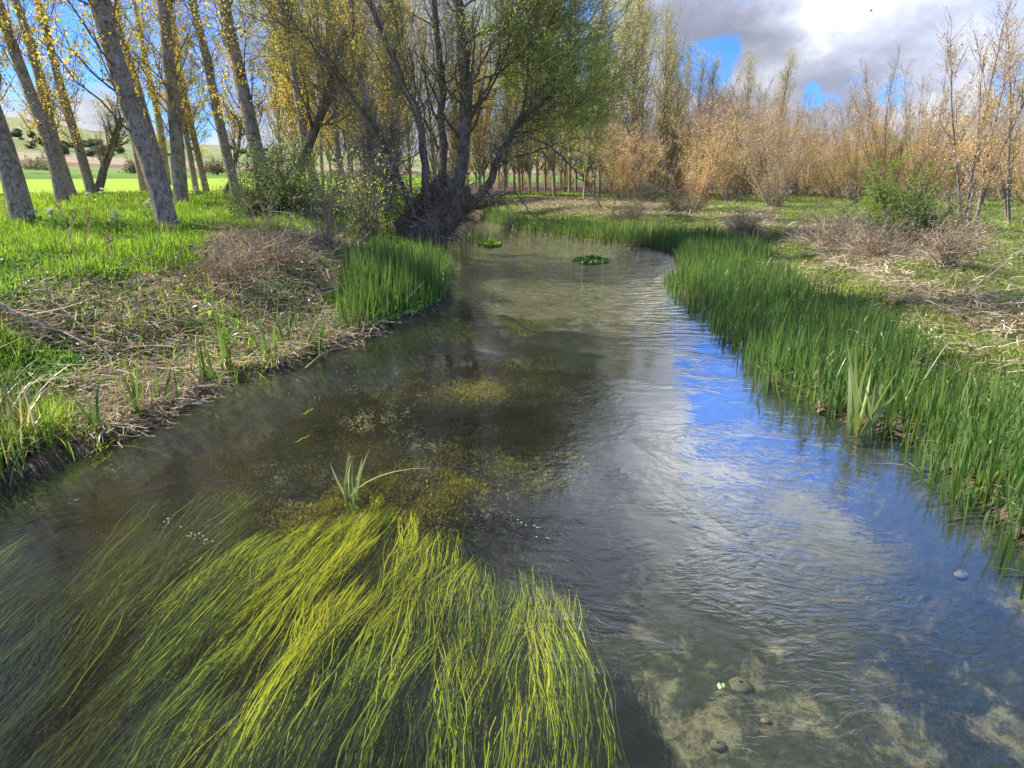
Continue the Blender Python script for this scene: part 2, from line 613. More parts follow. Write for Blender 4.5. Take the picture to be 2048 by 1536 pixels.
M['herb'] = leafmat('herb_leaf', [(0, (0.10, 0.20, 0.06)), (0.6, (0.17, 0.34, 0.08)), (1, (0.34, 0.50, 0.16))], 0.35, 0.3, 0.6)
M['cress'] = leafmat('cress_leaf', [(0, (0.13, 0.27, 0.04)), (1, (0.36, 0.52, 0.10))], 0.4, 0.4, 0.4)
M['darkcress'] = leafmat('dark_cress_leaf', [(0, (0.05, 0.13, 0.03)), (1, (0.14, 0.27, 0.06))], 0.3, 0.4, 0.4)
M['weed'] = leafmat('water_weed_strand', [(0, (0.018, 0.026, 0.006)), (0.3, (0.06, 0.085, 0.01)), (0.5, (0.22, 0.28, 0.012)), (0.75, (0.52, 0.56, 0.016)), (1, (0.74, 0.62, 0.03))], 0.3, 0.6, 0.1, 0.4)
M['hornwort'] = leafmat('hornwort_tuft', [(0, (0.022, 0.017, 0.010)), (0.45, (0.065, 0.048, 0.018)), (0.75, (0.26, 0.21, 0.03)), (1, (0.48, 0.40, 0.05))], 0.2, 0.8, 0.05, 0.6)
M['paleiris'] = leafmat('pale_iris_blade', [(0, (0.26, 0.36, 0.11)), (1, (0.56, 0.62, 0.28))], 0.3, 0.4, 0.4)
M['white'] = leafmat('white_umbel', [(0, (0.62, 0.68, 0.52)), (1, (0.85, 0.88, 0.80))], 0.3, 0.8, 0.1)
M['pine'] = leafmat('hill_tree_leaf', [(0, (0.10, 0.15, 0.10)), (1, (0.22, 0.29, 0.18))], 0.2)
M['haw'] = leafmat('grey_shrub_leaf', [(0, (0.20, 0.19, 0.12)), (1, (0.34, 0.33, 0.20))], 0.3)


def ground_material():
    m = bpy.data.materials.new('ground')
    m.use_nodes = True
    n = NT(m.node_tree)
    o = n.add('ShaderNodeOutputMaterial')
    geo = n.add('ShaderNodeNewGeometry')
    P = geo.outputs['Position']
    sz = n.add('ShaderNodeSeparateXYZ')
    n.ln(P, sz.inputs[0])
    soil = n.ramp(n.noise(P, 7, 6, 0.7), [(0.3, (0.035, 0.026, 0.018)), (0.5, (0.10, 0.075, 0.048)), (0.72, (0.27, 0.20, 0.13))])
    green = n.ramp(n.noise(P, 5, 6, 0.7), [(0.3, (0.05, 0.10, 0.015)), (0.55, (0.12, 0.22, 0.03)), (0.75, (0.24, 0.30, 0.08))])
    at = n.add('ShaderNodeAttribute', attribute_name='dry')
    land = n.mix(at.outputs['Fac'], green, soil)
    # stream bed: pale silt with patches of dark stones and algae
    silt = n.ramp(n.noise(P, 14, 6, 0.7), [(0.3, (0.145, 0.125, 0.075)), (0.7, (0.27, 0.235, 0.145))])
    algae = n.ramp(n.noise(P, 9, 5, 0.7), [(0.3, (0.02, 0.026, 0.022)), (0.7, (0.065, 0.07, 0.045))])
    # right channel: deep-water gloom put into the bed colour; weed floor: dark algae
    chan_gloom = n.math('MULTIPLY', n.maprange(sz.outputs[0], -0.6, 0.6), n.math('MULTIPLY', n.maprange(sz.outputs[1], 3.2, 4.6), n.maprange(sz.outputs[1], 10.0, 14.0, 1, 0)))
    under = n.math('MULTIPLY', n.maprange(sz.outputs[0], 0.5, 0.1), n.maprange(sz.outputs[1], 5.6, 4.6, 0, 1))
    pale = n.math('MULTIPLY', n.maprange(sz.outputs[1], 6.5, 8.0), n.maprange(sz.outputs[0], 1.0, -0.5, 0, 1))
    bias = n.math('SUBTRACT', n.math('ADD', n.math('MULTIPLY', pale, 0.12), n.math('ADD', n.maprange(sz.outputs[1], 12, 15, 0.0, 0.10), n.math('MULTIPLY', n.maprange(sz.outputs[1], 3.8, 3.2, 0.0, -0.035), n.maprange(sz.outputs[0], 0.4, 0.8)))), n.math('MULTIPLY', n.math('MAXIMUM', chan_gloom, under), 0.28))
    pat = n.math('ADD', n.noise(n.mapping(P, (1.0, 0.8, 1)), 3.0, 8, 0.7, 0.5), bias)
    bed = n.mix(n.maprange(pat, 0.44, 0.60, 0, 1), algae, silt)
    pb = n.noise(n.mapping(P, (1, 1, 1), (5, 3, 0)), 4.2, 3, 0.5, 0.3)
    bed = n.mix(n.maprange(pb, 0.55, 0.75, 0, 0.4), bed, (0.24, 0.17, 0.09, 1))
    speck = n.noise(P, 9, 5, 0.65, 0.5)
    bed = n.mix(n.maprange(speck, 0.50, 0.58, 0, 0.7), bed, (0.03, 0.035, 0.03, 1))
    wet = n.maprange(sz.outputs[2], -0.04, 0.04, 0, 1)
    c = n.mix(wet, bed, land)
    p = n.add('ShaderNodeBsdfPrincipled')
    n.ln(c, p.inputs['Base Color'])
    p.inputs['Roughness'].default_value = 0.95
    p.inputs['Specular IOR Level'].default_value = 0.1
    bp = n.add('ShaderNodeBump')
    bp.inputs['Strength'].default_value = 0.6
    bp.inputs['Distance'].default_value = 0.05
    n.ln(n.noise(P, 12, 5, 0.7), bp.inputs['Height'])
    n.ln(bp.outputs[0], p.inputs['Normal'])
    n.ln(p.outputs[0], o.inputs[0])
    return m


def water_material():
    m = bpy.data.materials.new('river_water')
    m.use_nodes = True
    n = NT(m.node_tree)
    o = n.add('ShaderNodeOutputMaterial')
    geo = n.add('ShaderNodeNewGeometry')
    P = geo.outputs['Position']
    # current: ripples stretched across the flow, in patches
    warp = n.vmath('SCALE', n.vmath('SUBTRACT', n.noise(P, 0.6, 3, color=True), (0.5, 0.5, 0.5)))
    warp.node.inputs['Scale'].default_value = 0.9
    Pw = n.vmath('ADD', P, warp)
    a = n.noise(n.mapping(Pw, (1.0, 1.7, 1)), 2.2, 3, 0.5)
    b = n.noise(n.mapping(Pw, (0.75, 1.7, 1)), 10.0, 3, 0.5, 0.7)
    c = n.noise(n.mapping(Pw, (1.0, 1.5, 1)), 26.0, 3, 0.6, 0.3)
    patch = n.maprange(n.noise(P, 0.9, 4, 0.6, 0.5), 0.42, 0.60, 0.22, 1.25)
    hgt = n.math('ADD', n.math('MULTIPLY', a, 0.020), n.math('MULTIPLY', n.math('ADD', n.math('MULTIPLY', b, 0.028), n.math('MULTIPLY', c, 0.006)), patch))
    sw = n.add('ShaderNodeSeparateXYZ')
    n.ln(P, sw.inputs[0])
    riffle = n.noise(n.mapping(Pw, (0.55, 1.9, 1)), 3.2, 3, 0.55, 0.3)
    hgt = n.math('ADD', hgt, n.math('MULTIPLY', riffle, n.maprange(sw.outputs[1], 7.5, 14.0, 0.0, 0.22)))
    bp = n.add('ShaderNodeBump')
    bp.inputs['Strength'].default_value = 1.0
    bp.inputs['Distance'].default_value = 0.16
    n.ln(hgt, bp.inputs['Height'])
    fr = n.add('ShaderNodeFresnel')
    # same reflectance from both sides of the thin surface sheet, so that sunlight gets down to the bed
    ior = n.math('ADD', 1.52, n.math('MULTIPLY', geo.outputs['Backfacing'], 1 / 1.52 - 1.52))
    n.ln(ior, fr.inputs['IOR'])
    n.ln(bp.outputs[0], fr.inputs['Normal'])
    tr = n.add('ShaderNodeBsdfTransparent')
    tr.inputs[0].default_value = (0.80, 0.85, 0.78, 1)
    df = n.add('ShaderNodeBsdfDiffuse')
    df.inputs[0].default_value = (0.30, 0.33, 0.24, 1)
    murk = n.add('ShaderNodeMixShader')
    n.ln(n.maprange(n.noise(P, 0.5, 3), 0.35, 0.65, 0.01, 0.045), murk.inputs[0])
    n.ln(tr.outputs[0], murk.inputs[1])
    n.ln(df.outputs[0], murk.inputs[2])
    gl = n.add('ShaderNodeBsdfGlossy')
    gl.inputs['Roughness'].default_value = 0.015
    gl.inputs[0].default_value = (1, 1, 1, 1)
    n.ln(bp.outputs[0], gl.inputs['Normal'])
    mx = n.add('ShaderNodeMixShader')
    n.ln(fr.outputs[0], mx.inputs[0])
    n.ln(murk.outputs[0], mx.inputs[1])
    n.ln(gl.outputs[0], mx.inputs[2])
    n.ln(mx.outputs[0], o.inputs[0])
    return m


# ------------------------------------------------------------------ ground, water, field, hills
def axis(lo, hi, step, far, grow=1.12):
    a = list(np.arange(lo, hi, step))
    s, x = step, a[-1]
    while x < far:
        s *= grow
        x += s
        a.append(x)
    s, x, b = step, lo, []
    while x > -far:
        s *= grow
        x -= s
        b.append(x)
    return np.array(b[::-1] + a)


DRY_L = hitpoly([(-200, 600), (60, 590), (200, 575), (370, 540), (480, 470), (640, 480), (720, 500), (700, 620), (780, 655), (690, 690), (560, 745), (420, 790), (270, 860), (170, 905), (110, 800), (130, 700), (-200, 640)])
DRY_R = [hitpoly(q) for q in ([(1560, 470), (1640, 440), (1900, 450), (2000, 470), (1900, 530), (1800, 560), (2048, 620), (2048, 700), (1900, 660), (1700, 560)],
                                  [(1420, 430), (1540, 415), (1560, 460), (1450, 485)],
                                  [(1040, 395), (1230, 392), (1420, 415), (1400, 440), (1230, 440), (1040, 425)])]


def dryness(x, y):
    nx = (fbm(x * 0.9, y * 0.9, 51) - 0.5) * 1.6
    ny = (fbm(x * 0.9, y * 0.9, 61) - 0.5) * 1.6
    x2, y2 = x + nx, y + ny
    d = inpoly(x2, y2, DRY_L).astype(float)
    for q in DRY_R:
        d = np.maximum(d, inpoly(x2, y2, q))
    return d


gx, gy = axis(-12, 14, 0.12, 1800), axis(-1, 40, 0.13, 1800)
X, Y = np.meshgrid(gx, gy)
Z = ground_h(X.ravel(), Y.ravel())
far_r = np.hypot(X.ravel(), Y.ravel())
V = np.stack([X.ravel(), Y.ravel(), Z], 1)
nx_, ny_ = len(gx), len(gy)
ii = (np.arange(ny_ - 1)[:, None] * nx_ + np.arange(nx_ - 1)[None, :]).ravel()
g = Geo()
g.add(V, np.stack([ii, ii + 1, ii + 1 + nx_, ii + nx_], 1))
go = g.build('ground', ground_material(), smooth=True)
go['kind'] = 'structure'
dd_ = dryness(V[:, 0], V[:, 1])
da = go.data.attributes.new('dry', 'FLOAT', 'POINT')
dist_ = polydist(V[:, 0], V[:, 1], RIVER)
da.data.foreach_set('value', np.clip(np.maximum(dd_ * 0.9 + 0.08, 1.2 - dist_ * 0.8 * (far_r < 60)), 0, 1).astype(np.float32))

g = Geo()
g.add([(-40, -10, 0), (40, -10, 0), (40, 112, 0), (-40, 112, 0)], [(0, 1, 2, 3)])
wo = g.build('river', water_material())
wo['kind'] = 'structure'


def simple_mat(name, build):
    m = bpy.data.materials.new(name)
    m.use_nodes = True
    n = NT(m.node_tree)
    o = n.add('ShaderNodeOutputMaterial')
    p = n.add('ShaderNodeBsdfPrincipled')
    p.inputs['Roughness'].default_value = 0.9
    p.inputs['Specular IOR Level'].default_value = 0.1
    geo = n.add('ShaderNodeNewGeometry')
    n.ln(build(n, geo.outputs['Position']), p.inputs['Base Color'])
    n.ln(p.outputs[0], o.inputs[0])
    return m


field_mat = simple_mat('crop_field', lambda n, P: n.ramp(n.noise(n.mapping(P, (1, 0.4, 1)), 0.8, 6, 0.7), [(0.3, (0.22, 0.34, 0.025)), (0.7, (0.38, 0.52, 0.045))]))
g = Geo()
fx, fy = np.linspace(-110, -6, 60), np.linspace(37, 116, 50)
X, Y = np.meshgrid(fx, fy)
xx = X.ravel() + np.interp(Y.ravel(), [37, 116], [3, 18]) * (X.ravel() / 60 + 1) * 0
Zf = ground_h(X.ravel(), Y.ravel()) + 0.10
ii = (np.arange(49)[:, None] * 60 + np.arange(59)[None, :]).ravel()
keepx = X.ravel()
g.add(np.stack([xx, Y.ravel(), Zf], 1), np.stack([ii, ii + 1, ii + 61, ii + 60], 1))
fo = g.build('field', field_mat, smooth=True)
fo['kind'] = 'structure'


def hill_col(n, P):
    sx = n.add('ShaderNodeSeparateXYZ')
    n.ln(P, sx.inputs[0])
    r = n.vmath('LENGTH', P)
    nz = n.noise(P, 0.012, 5, 0.6)
    rr = n.math('ADD', r, n.math('MULTIPLY', n.math('SUBTRACT', nz, 0.5), 60))
    fac = n.math('DIVIDE', rr, 700)
    c = n.ramp(fac, [(0.14, (0.10, 0.19, 0.03)), (0.20, (0.17, 0.28, 0.05)), (0.235, (0.20, 0.26, 0.08)), (0.24, (0.26, 0.17, 0.11)), (0.30, (0.22, 0.14, 0.09)), (0.31, (0.38, 0.29, 0.19)), (0.42, (0.34, 0.29, 0.18)),
                     (0.44, (0.20, 0.23, 0.09)), (0.60, (0.20, 0.25, 0.09)), (0.62, (0.25, 0.29, 0.12)), (0.95, (0.30, 0.30, 0.15))])
    det = n.noise(P, 0.09, 6, 0.75)
    c = n.mix(n.maprange(det, 0.54, 0.60, 0, 0.75), c, (0.05, 0.08, 0.035, 1))
    return c


hm = simple_mat('hillside', hill_col)
az = np.radians(np.linspace(-75, 75, 220))
rr_ = np.concatenate([np.linspace(112, 300, 40), np.linspace(310, 900, 60)])
A, Rr = np.meshgrid(az, rr_)
pxx = 1024 + FPX * np.tan(A) / CP
tops = np.interp(pxx, [-1500, 0, 100, 200, 300, 400, 600, 800, 1000, 1500, 4000], [230, 262, 271, 282, 288, 300, 308, 316, 326, 330, 330])
yr = np.interp(Rr, [112, 118, 160, 250, 400, 650, 900], [0, 0.10, 0.24, 0.42, 0.65, 1.0, 0.93])
ypix = 356 + (tops - 356) * yr
hz = HC + (340 - ypix) / FPX * Rr * (1 / CP)
hz = hz + (fbm(Rr * np.cos(A) * 0.02, Rr * np.sin(A) * 0.02, 4) - 0.5) * np.clip(Rr - 140, 0, 400) / 90
hz[0] = 0.2
g = Geo()
ii = (np.arange(len(rr_) - 1)[:, None] * len(az) + np.arange(len(az) - 1)[None, :]).ravel()
na = len(az)
g.add(np.stack([(Rr * np.sin(A)).ravel(), (Rr * np.cos(A)).ravel(), hz.ravel()], 1), np.stack([ii, ii + 1, ii + 1 + na, ii + na], 1))
ho = g.build('hills', hm, smooth=True)
ho['kind'] = 'structure'


def hill_h(az_, r):
    i = np.clip(np.interp(r, rr_, np.arange(len(rr_))), 0, len(rr_) - 1)
    j = np.clip(np.interp(az_, az, np.arange(na)), 0, na - 1)
    return hz[int(round(float(i))), int(round(float(j)))]


# ------------------------------------------------------------------ trees
def path_world(pts, t, t_add=None):
    """pts: list of (px, py) at distance t -> world polyline"""
    out_ = []
    for k, (a, b) in enumerate(pts):
        out_.append(atd(a, b, t + (t_add[k] if t_add else 0)))
    return np.array(out_)


def resample(P, n):
    """Catmull-like smooth resample by arclength"""
    P = np.asarray(P)
    d = np.concatenate([[0], np.cumsum(np.linalg.norm(np.diff(P, axis=0), axis=1))])
    s = np.linspace(0, d[-1], n)
    Q = np.stack([np.interp(s, d, P[:, k]) for k in range(3)], 1)
    for _ in range(3):
        Q[1:-1] = 0.5 * Q[1:-1] + 0.25 * (Q[:-2] + Q[2:])
    return Q


def trunk_tube(g, Q, R, sides=14, wob_=0.06, seed=0):
    K = len(Q)
    T = nrm(np.gradient(Q, axis=0))
    A_ = nrm(np.cross(T, np.array([0.0, 1.0, 0.0])))
    B_ = np.cross(T, A_)
    th = np.linspace(0, 2 * np.pi, sides, endpoint=False)
    s = np.arange(K)
    rad = R[:, None] * (1 + wob_ * (fbm(s[:, None] * 0.35 + 0 * th[None, :], np.cos(th)[None, :] * 1.5 + np.sin(th)[None, :] + seed, seed, 3) - 0.5) * 2)
    V = Q[:, None, :] + rad[:, :, None] * (A_[:, None, :] * np.cos(th)[None, :, None] + B_[:, None, :] * np.sin(th)[None, :, None])
    k = (np.arange(K - 1) * sides)[:, None]
    j = np.arange(sides)[None, :]
    j2 = ((np.arange(sides) + 1) % sides)[None, :]
    F = np.stack([k + j, k + j2, k + sides + j2, k + sides + j], -1).reshape(-1, 4)
    g.add(V.reshape(-1, 3), F, rng.random())


def crown(stems, SR, nb, nt, nl, Lb, Lt, leafsize, t0=0.2, ang=42, up=0.25, lsp=0.03, keep=1.0, extra=True, asp=0.8, shape=None, wig=0.16, brs=0.35, twr=0.003, tup=0.12, droop=0.0, ztop=None):
    """returns (branch geo, leaf geo)"""
    gb, gl_ = Geo(), Geo()
    B1, R1 = spawn(stems, SR, nb, t0, 0.98, Lb, ang, 7, up, wig, brs, 0.006, 0.55, shape=shape, rmin=0.008)
    tubes(gb, B1, R1, 4)
    B2, R2 = spawn(B1, R1, nt, 0.15, 1.0, Lt, 45, 5, tup, 0.22, 0.6, twr, 0.3, rmin=0.004)
    tubes(gb, B2, R2, 3)
    leaves(gl_, B2, nl, leafsize, 0.15, lsp, asp, droop, keep, ztop=ztop)
    if extra:
        B3, R3 = spawn(B2, R2, 2, 0.2, 0.9, Lt * 0.5, 50, 4, tup * 0.6, 0.25, 0.7, twr, 0.3, rmin=0.003)
        tubes(gb, B3, R3, 3)
        leaves(gl_, B3, max(2, nl // 2), leafsize, 0.1, lsp, asp, droop, keep)
    return gb, gl_


def near_poplar(pts, width, label, height=19.0, nb=64, t=None, leafs=12, lowtwigs=True, keep=0.7, depthlean=0.0, bark='bark'):
    base, tt = hit(*pts[0])
    if t is not None:
        tt = t
        base = atd(pts[0][0], pts[0][1], tt)
    P = path_world(pts, tt)
    d = nrm(P[-1] - P[-2]) * 1.0
    # carry on above the frame, straightening
    top = [P[-1]]
    while top[-1][2] - P[0][2] < height:
        d = nrm(d + np.array([0, 0, 0.10]) + rng.normal(size=3) * 0.03)
        top.append(top[-1] + d * 1.3)
    P = np.concatenate([P, np.array(top[1:])])
    P[:, 1] += np.linspace(0, 1, len(P)) ** 1 * depthlean
    P[0, 2] -= 0.25
    Q = resample(P, 60)
    r0 = width * 0.365 * tt / FPX
    s = np.linspace(0, 1, 60)
    R = r0 * (1.0 - 0.80 * s) * (1 + 0.12 * np.exp(-s * 55)) + 0.015
    root = empty('poplar_tree', base, label, 'tree', 'poplars of the left bank grove')
    g = Geo()
    trunk_tube(g, Q, R, 14, 0.05, int(pts[0][0]))
    g.build('trunk', M[bark], root, base, smooth=True)
    gb, gl_ = crown(Q[None], R[None], nb, 9, leafs, 4.0, 1.1, 0.075, 0.09, 46, 0.20, 0.05, keep, shape=lambda t: np.where(t < 0.25, 0.75, 1.0), brs=0.12)
    gb.build('branches', M['twig'], root, base)
    gl_.build('foliage', M['gold'], root, base)
    return root


NEAR = [
    ([(52, 455), (30, 370), (0, 272), (-70, 80), (-100, -10)], 56, 'thickest pale poplar trunk leaning out at the left end of the row'),
    ([(127, 408), (105, 300), (62, 190), (20, 80), (-5, 0)], 33, 'grey poplar leaning left, first behind the thick trunk at the left end'),
    ([(147, 398), (110, 290), (78, 150), (50, 50), (30, 0)], 28, 'slim grey poplar leaning left, close behind its thicker neighbour'),
    ([(186, 392), (160, 300), (125, 190), (92, 60), (75, 0)], 25, 'slender poplar with orange leaves along its trunk beside dark pollard tree'),
    ([(20, 390), (5, 330), (-30, 200), (-80, 0)], 20, 'thin distant poplar behind the base of the thickest trunk'),
    ([(345, 468), (308, 345), (262, 220), (222, 90), (195, 0)], 50, 'large poplar with scarred bark leaning left in the middle of the grove'),
    ([(338, 402), (305, 290), (265, 150), (232, 50), (212, 0)], 30, 'poplar running up just behind the scarred leaning trunk'),
    ([(290, 386), (278, 330), (260, 230), (240, 60), (230, -30)], 20, 'short visible stub of poplar trunk left of the scarred trunk'),
    ([(363, 413), (354, 280), (340, 140), (325, 0)], 36, 'nearly upright stout poplar right of the scarred trunk'),
    ([(335, 372), (318, 240), (293, 130), (268, 0)], 22, 'narrow poplar rising between scarred trunk and upright stout one'),
    ([(394, 389), (368, 240), (350, 120), (335, -10)], 15, 'very thin poplar just right of the stout upright trunk'),
    ([(415, 388), (376, 222), (355, 110), (340, 0)], 17, 'thin leaning poplar with yellow leaves up its bark'),
    ([(476, 395), (440, 250), (412, 110), (384, 0)], 26, 'slim poplar leaning left over bent dark sapling'),
    ([(535, 425), (520, 330), (490, 200), (466, 90), (446, 0)], 38, 'tall grey poplar rising out of the green shrub'),
    ([(640, 392), (612, 310), (588, 140), (562, 0)], 26, 'poplar behind the shrub, wrapped in golden leaves'),
    ([(690, 392), (672, 280), (664, 170), (655, 0)], 18, 'straight slender poplar right of the green shrub'),
    ([(646, 380), (642, 300), (640, 150), (632, 0)], 9, 'thinnest straight poplar beside the field edge'),
    ([(748, 402), (738, 280), (722, 150), (700, 0)], 17, 'poplar seen through tangled willow branches'),
]
for pts, w_, lab in NEAR:
    near_poplar(pts, w_, lab, height=23 if w_ > 24 else 20)


def pollard(pts, width, label, name='pollard_tree', nb=26, kind='gold', Lb=3.0, t=None):
    base, tt = hit(*pts[0])
    if t:
        tt = t
    P = path_world(pts, tt)
    P[0, 2] -= 0.15
    Q = resample(P, 24)
    r0 = width * 0.5 * tt / FPX
    R = r0 * (1 - 0.45 * np.linspace(0, 1, 24))
    root = empty(name, base, label, 'tree')
    g = Geo()
    trunk_tube(g, Q, R, 10, 0.15, int(width))
    g.build('trunk', M['darkbark'], root, base, smooth=True)
    gb, gl_ = crown(Q[None], R[None], nb, 8, 5, Lb, 0.8, 0.06, 0.3, 50, 0.30, 0.04, 0.8, brs=0.30)
    gb.build('branches', M['greytwig'], root, base)
    gl_.build('foliage', M[kind], root, base)


pollard([(192, 392), (206, 345), (226, 290), (243, 235)], 17, 'dark short pollarded tree leaning right between pale poplar trunks')
pollard([(447, 392), (466, 345), (478, 290), (482, 235)], 10, 'thin dark bent sapling leaning right in front of the bright field')
pollard([(590, 350), (612, 300), (640, 235), (668, 150), (690, 60)], 22, 'dark tree leaning right across golden leaves above the green shrub', t=22, kind='gold')

# ---- the willow at the water's edge
TW = 21.5
wb = atd(835, 497, TW)
limbs = [
    ([(800, 520), (835, 485), (872, 452), (905, 415), (918, 372)], 0.70, 0.40, 0),
    ([(812, 512), (800, 480), (830, 440), (868, 400), (887, 360)], 0.50, 0.26, 0.2),
    ([(905, 440), (918, 372), (926, 294), (934, 222), (934, 150), (922, 60), (914, 0), (905, -160), (890, -520)], 0.38, 0.06, 0),
    ([(880, 430), (887, 367), (885, 294), (884, 198), (878, 90), (870, -20), (840, -450)], 0.24, 0.04, 0.5),
    ([(860, 430), (852, 350), (849, 294), (843, 246), (812, 186), (780, 100), (745, 20), (640, -350)], 0.22, 0.04, -0.3),
    ([(830, 440), (812, 391), (790, 330), (769, 282), (728, 230), (694, 179), (620, 90), (540, -20)], 0.14, 0.03, -0.8),
    ([(905, 440), (942, 405), (970, 382), (988, 333), (1010, 285), (1026, 258), (1090, 205), (1150, 130)], 0.25, 0.04, 0.3),
    ([(1010, 285), (1040, 240), (1052, 170), (1060, 90), (1075, 30), (1090, -80)], 0.08, 0.02, 0.6),
    ([(930, 260), (975, 170), (1020, 90), (1075, 20), (1120, -40)], 0.09, 0.02, 0.4),
    ([(932, 200), (960, 130), (1010, 50), (1060, -20)], 0.08, 0.02, -0.6),
    ([(1000, 310), (1050, 268), (1100, 290), (1150, 340), (1178, 378), (1203, 415)], 0.06, 0.02, -0.5),
    ([(1150, 340), (1190, 385), (1225, 388), (1228, 430)], 0.025, 0.01, -0.5),
    ([(955, 400), (1010, 385), (1040, 390), (1056, 425), (1085, 438), (1130, 445)], 0.05, 0.015, -0.7),
    ([(1010, 285), (1100, 245), (1170, 200), (1230, 120)], 0.06, 0.015, 1.0),
    ([(1026, 258), (1090, 170), (1150, 90), (1195, 15)], 0.06, 0.015, 0.2),
    ([(1055, 235), (1130, 205), (1215, 200)], 0.05, 0.012, -0.4),
    ([(995, 325), (1080, 300), (1150, 275), (1215, 280)], 0.05, 0.012, 0.6),
    ([(940, 170), (1010, 140), (1090, 60), (1150, 20)], 0.06, 0.015, -0.2),
    ([(740, 380), (700, 340), (690, 270), (640, 200), (560, 140)], 0.05, 0.02, -0.5),
    ([(825, 480), (765, 420), (745, 350), (735, 260)], 0.05, 0.015, -0.6),
    ([(790, 500), (770, 440), (775, 350), (790, 250)], 0.05, 0.015, -1.0),
    ([(880, 300), (830, 200), (800, 80), (760, -60)], 0.07, 0.02, 0.9),
    ([(700, 180), (660, 110), (600, 60), (500, 30)], 0.04, 0.015, -0.9),
]
root = empty('willow_tree', wb, 'big old willow leaning over the stream with tangled bare twigs and fresh green leaves', 'tree')
g = Geo()
allP, allR = [], []
for k, (pts, ra, rb, dt) in enumerate(limbs):
    if k > 1:
        ra, rb = ra * 0.62, rb * 0.62
    P = resample(path_world(pts, TW + dt), 26)
    P += rng.normal(size=P.shape) * 0.012 * 26 / 10
    if k < 2:
        P = resample(path_world(pts, TW + dt), 26)
    R = ra + (rb - ra) * np.linspace(0, 1, 26)
    if k < 2:
        g2 = Geo()
    trunk_tube(g, P, R, 12 if ra > 0.1 else 7, 0.16, k)
    allP.append(P)
    allR.append(R)
g.build('trunk', M['darkbark'], root, wb, smooth=True)
LP, LR = np.array(allP), np.array(allR)
up_i = [2, 3, 4, 5, 7, 8, 9, 13, 14, 17, 21, 22]
gb, gl_ = Geo(), Geo()
# ascending and arching branches on the upper limbs
B1, R1 = spawn(LP[up_i], LR[up_i], 40, 0.15, 1.0, 3.2, 45, 8, 0.12, 0.2, 0.3, 0.008, 0.35, rmin=0.010)
tubes(gb, B1, R1, 4)
B2, R2 = spawn(B1, R1, 8, 0.1, 1.0, 1.3, 50, 6, 0.02, 0.28, 0.5, 0.003, 0.3, rmin=0.005)
tubes(gb, B2, R2, 3)
# right-hand spread with leaves
ri = [6, 7, 8, 9, 13, 14, 15, 16, 17]
C1, Q1 = spawn(LP[ri], LR[ri], 19, 0.2, 1.0, 2.2, 55, 8, 0.03, 0.22, 0.3, 0.006, 0.2, rmin=0.008)
tubes(gb, C1, Q1, 4)
C2, Q2 = spawn(C1, Q1, 9, 0.1, 1.0, 1.0, 50, 6, -0.02, 0.25, 0.5, 0.003, 0.2, rmin=0.004)
tubes(gb, C2, Q2, 3)
leaves(gl_, C2, 19, 0.06, 0.0, 0.03, 0.4, 0.2)
C3, Q3 = spawn(C2, Q2, 2, 0.2, 0.9, 0.5, 50, 4, -0.05, 0.3, 0.7, 0.002, 0.2, rmin=0.003)
tubes(gb, C3, Q3, 3)
leaves(gl_, C3, 5, 0.055, 0.0, 0.03, 0.4, 0.2)
leaves(gl_, B2, 9, 0.06, 0.2, 0.04, 0.4, 0.2, 0.9)
# drooping bare twigs over the water
di = [10, 11, 12, 6]
E1, S1 = spawn(LP[di], LR[di], 12, 0.2, 1.0, 1.3, 55, 7, -0.12, 0.25, 0.4, 0.003, 0.2, rmin=0.006)
tubes(gb, E1, S1, 3)
E2, S2 = spawn(E1, S1, 4, 0.2, 1.0, 0.5, 50, 5, -0.1, 0.3, 0.5, 0.002, 0.2, rmin=0.003)
tubes(gb, E2, S2, 3)
leaves(gl_, E2, 2, 0.045, 0.2, 0.02, 0.4, 0.2, 0.6)
gb.build('branches', M['greytwig'], root, wb)
gl_.build('foliage', M['willow'], root, wb)
# tangle of epicormic shoots clothing trunk and lower limbs
gt = Geo()
T1, U1 = spawn(LP[[0, 1, 2, 3, 4, 5, 6, 19, 20]], LR[[0, 1, 2, 3, 4, 5, 6, 19, 20]], 230, 0.30, 0.95, 1.6, 70, 8, 0.06, 0.38, 0.06, 0.003, 0.3, rmin=0.007)
tubes(gt, T1, U1, 3)
T2, U2 = spawn(T1, U1, 4, 0.1, 0.9, 0.6, 60, 5, -0.04, 0.4, 0.5, 0.003, 0.2, rmin=0.004)
tubes(gt, T2, U2, 3)
gt.build('tangled_twigs', M['greytwig'], root, wb)
gv = Geo()
leaves(gv, T1, 4, 0.05, 0.4, 0.05, 0.5, 0.1, 0.35)
gv.build('shoot_leaves', M['willow'], root, wb)

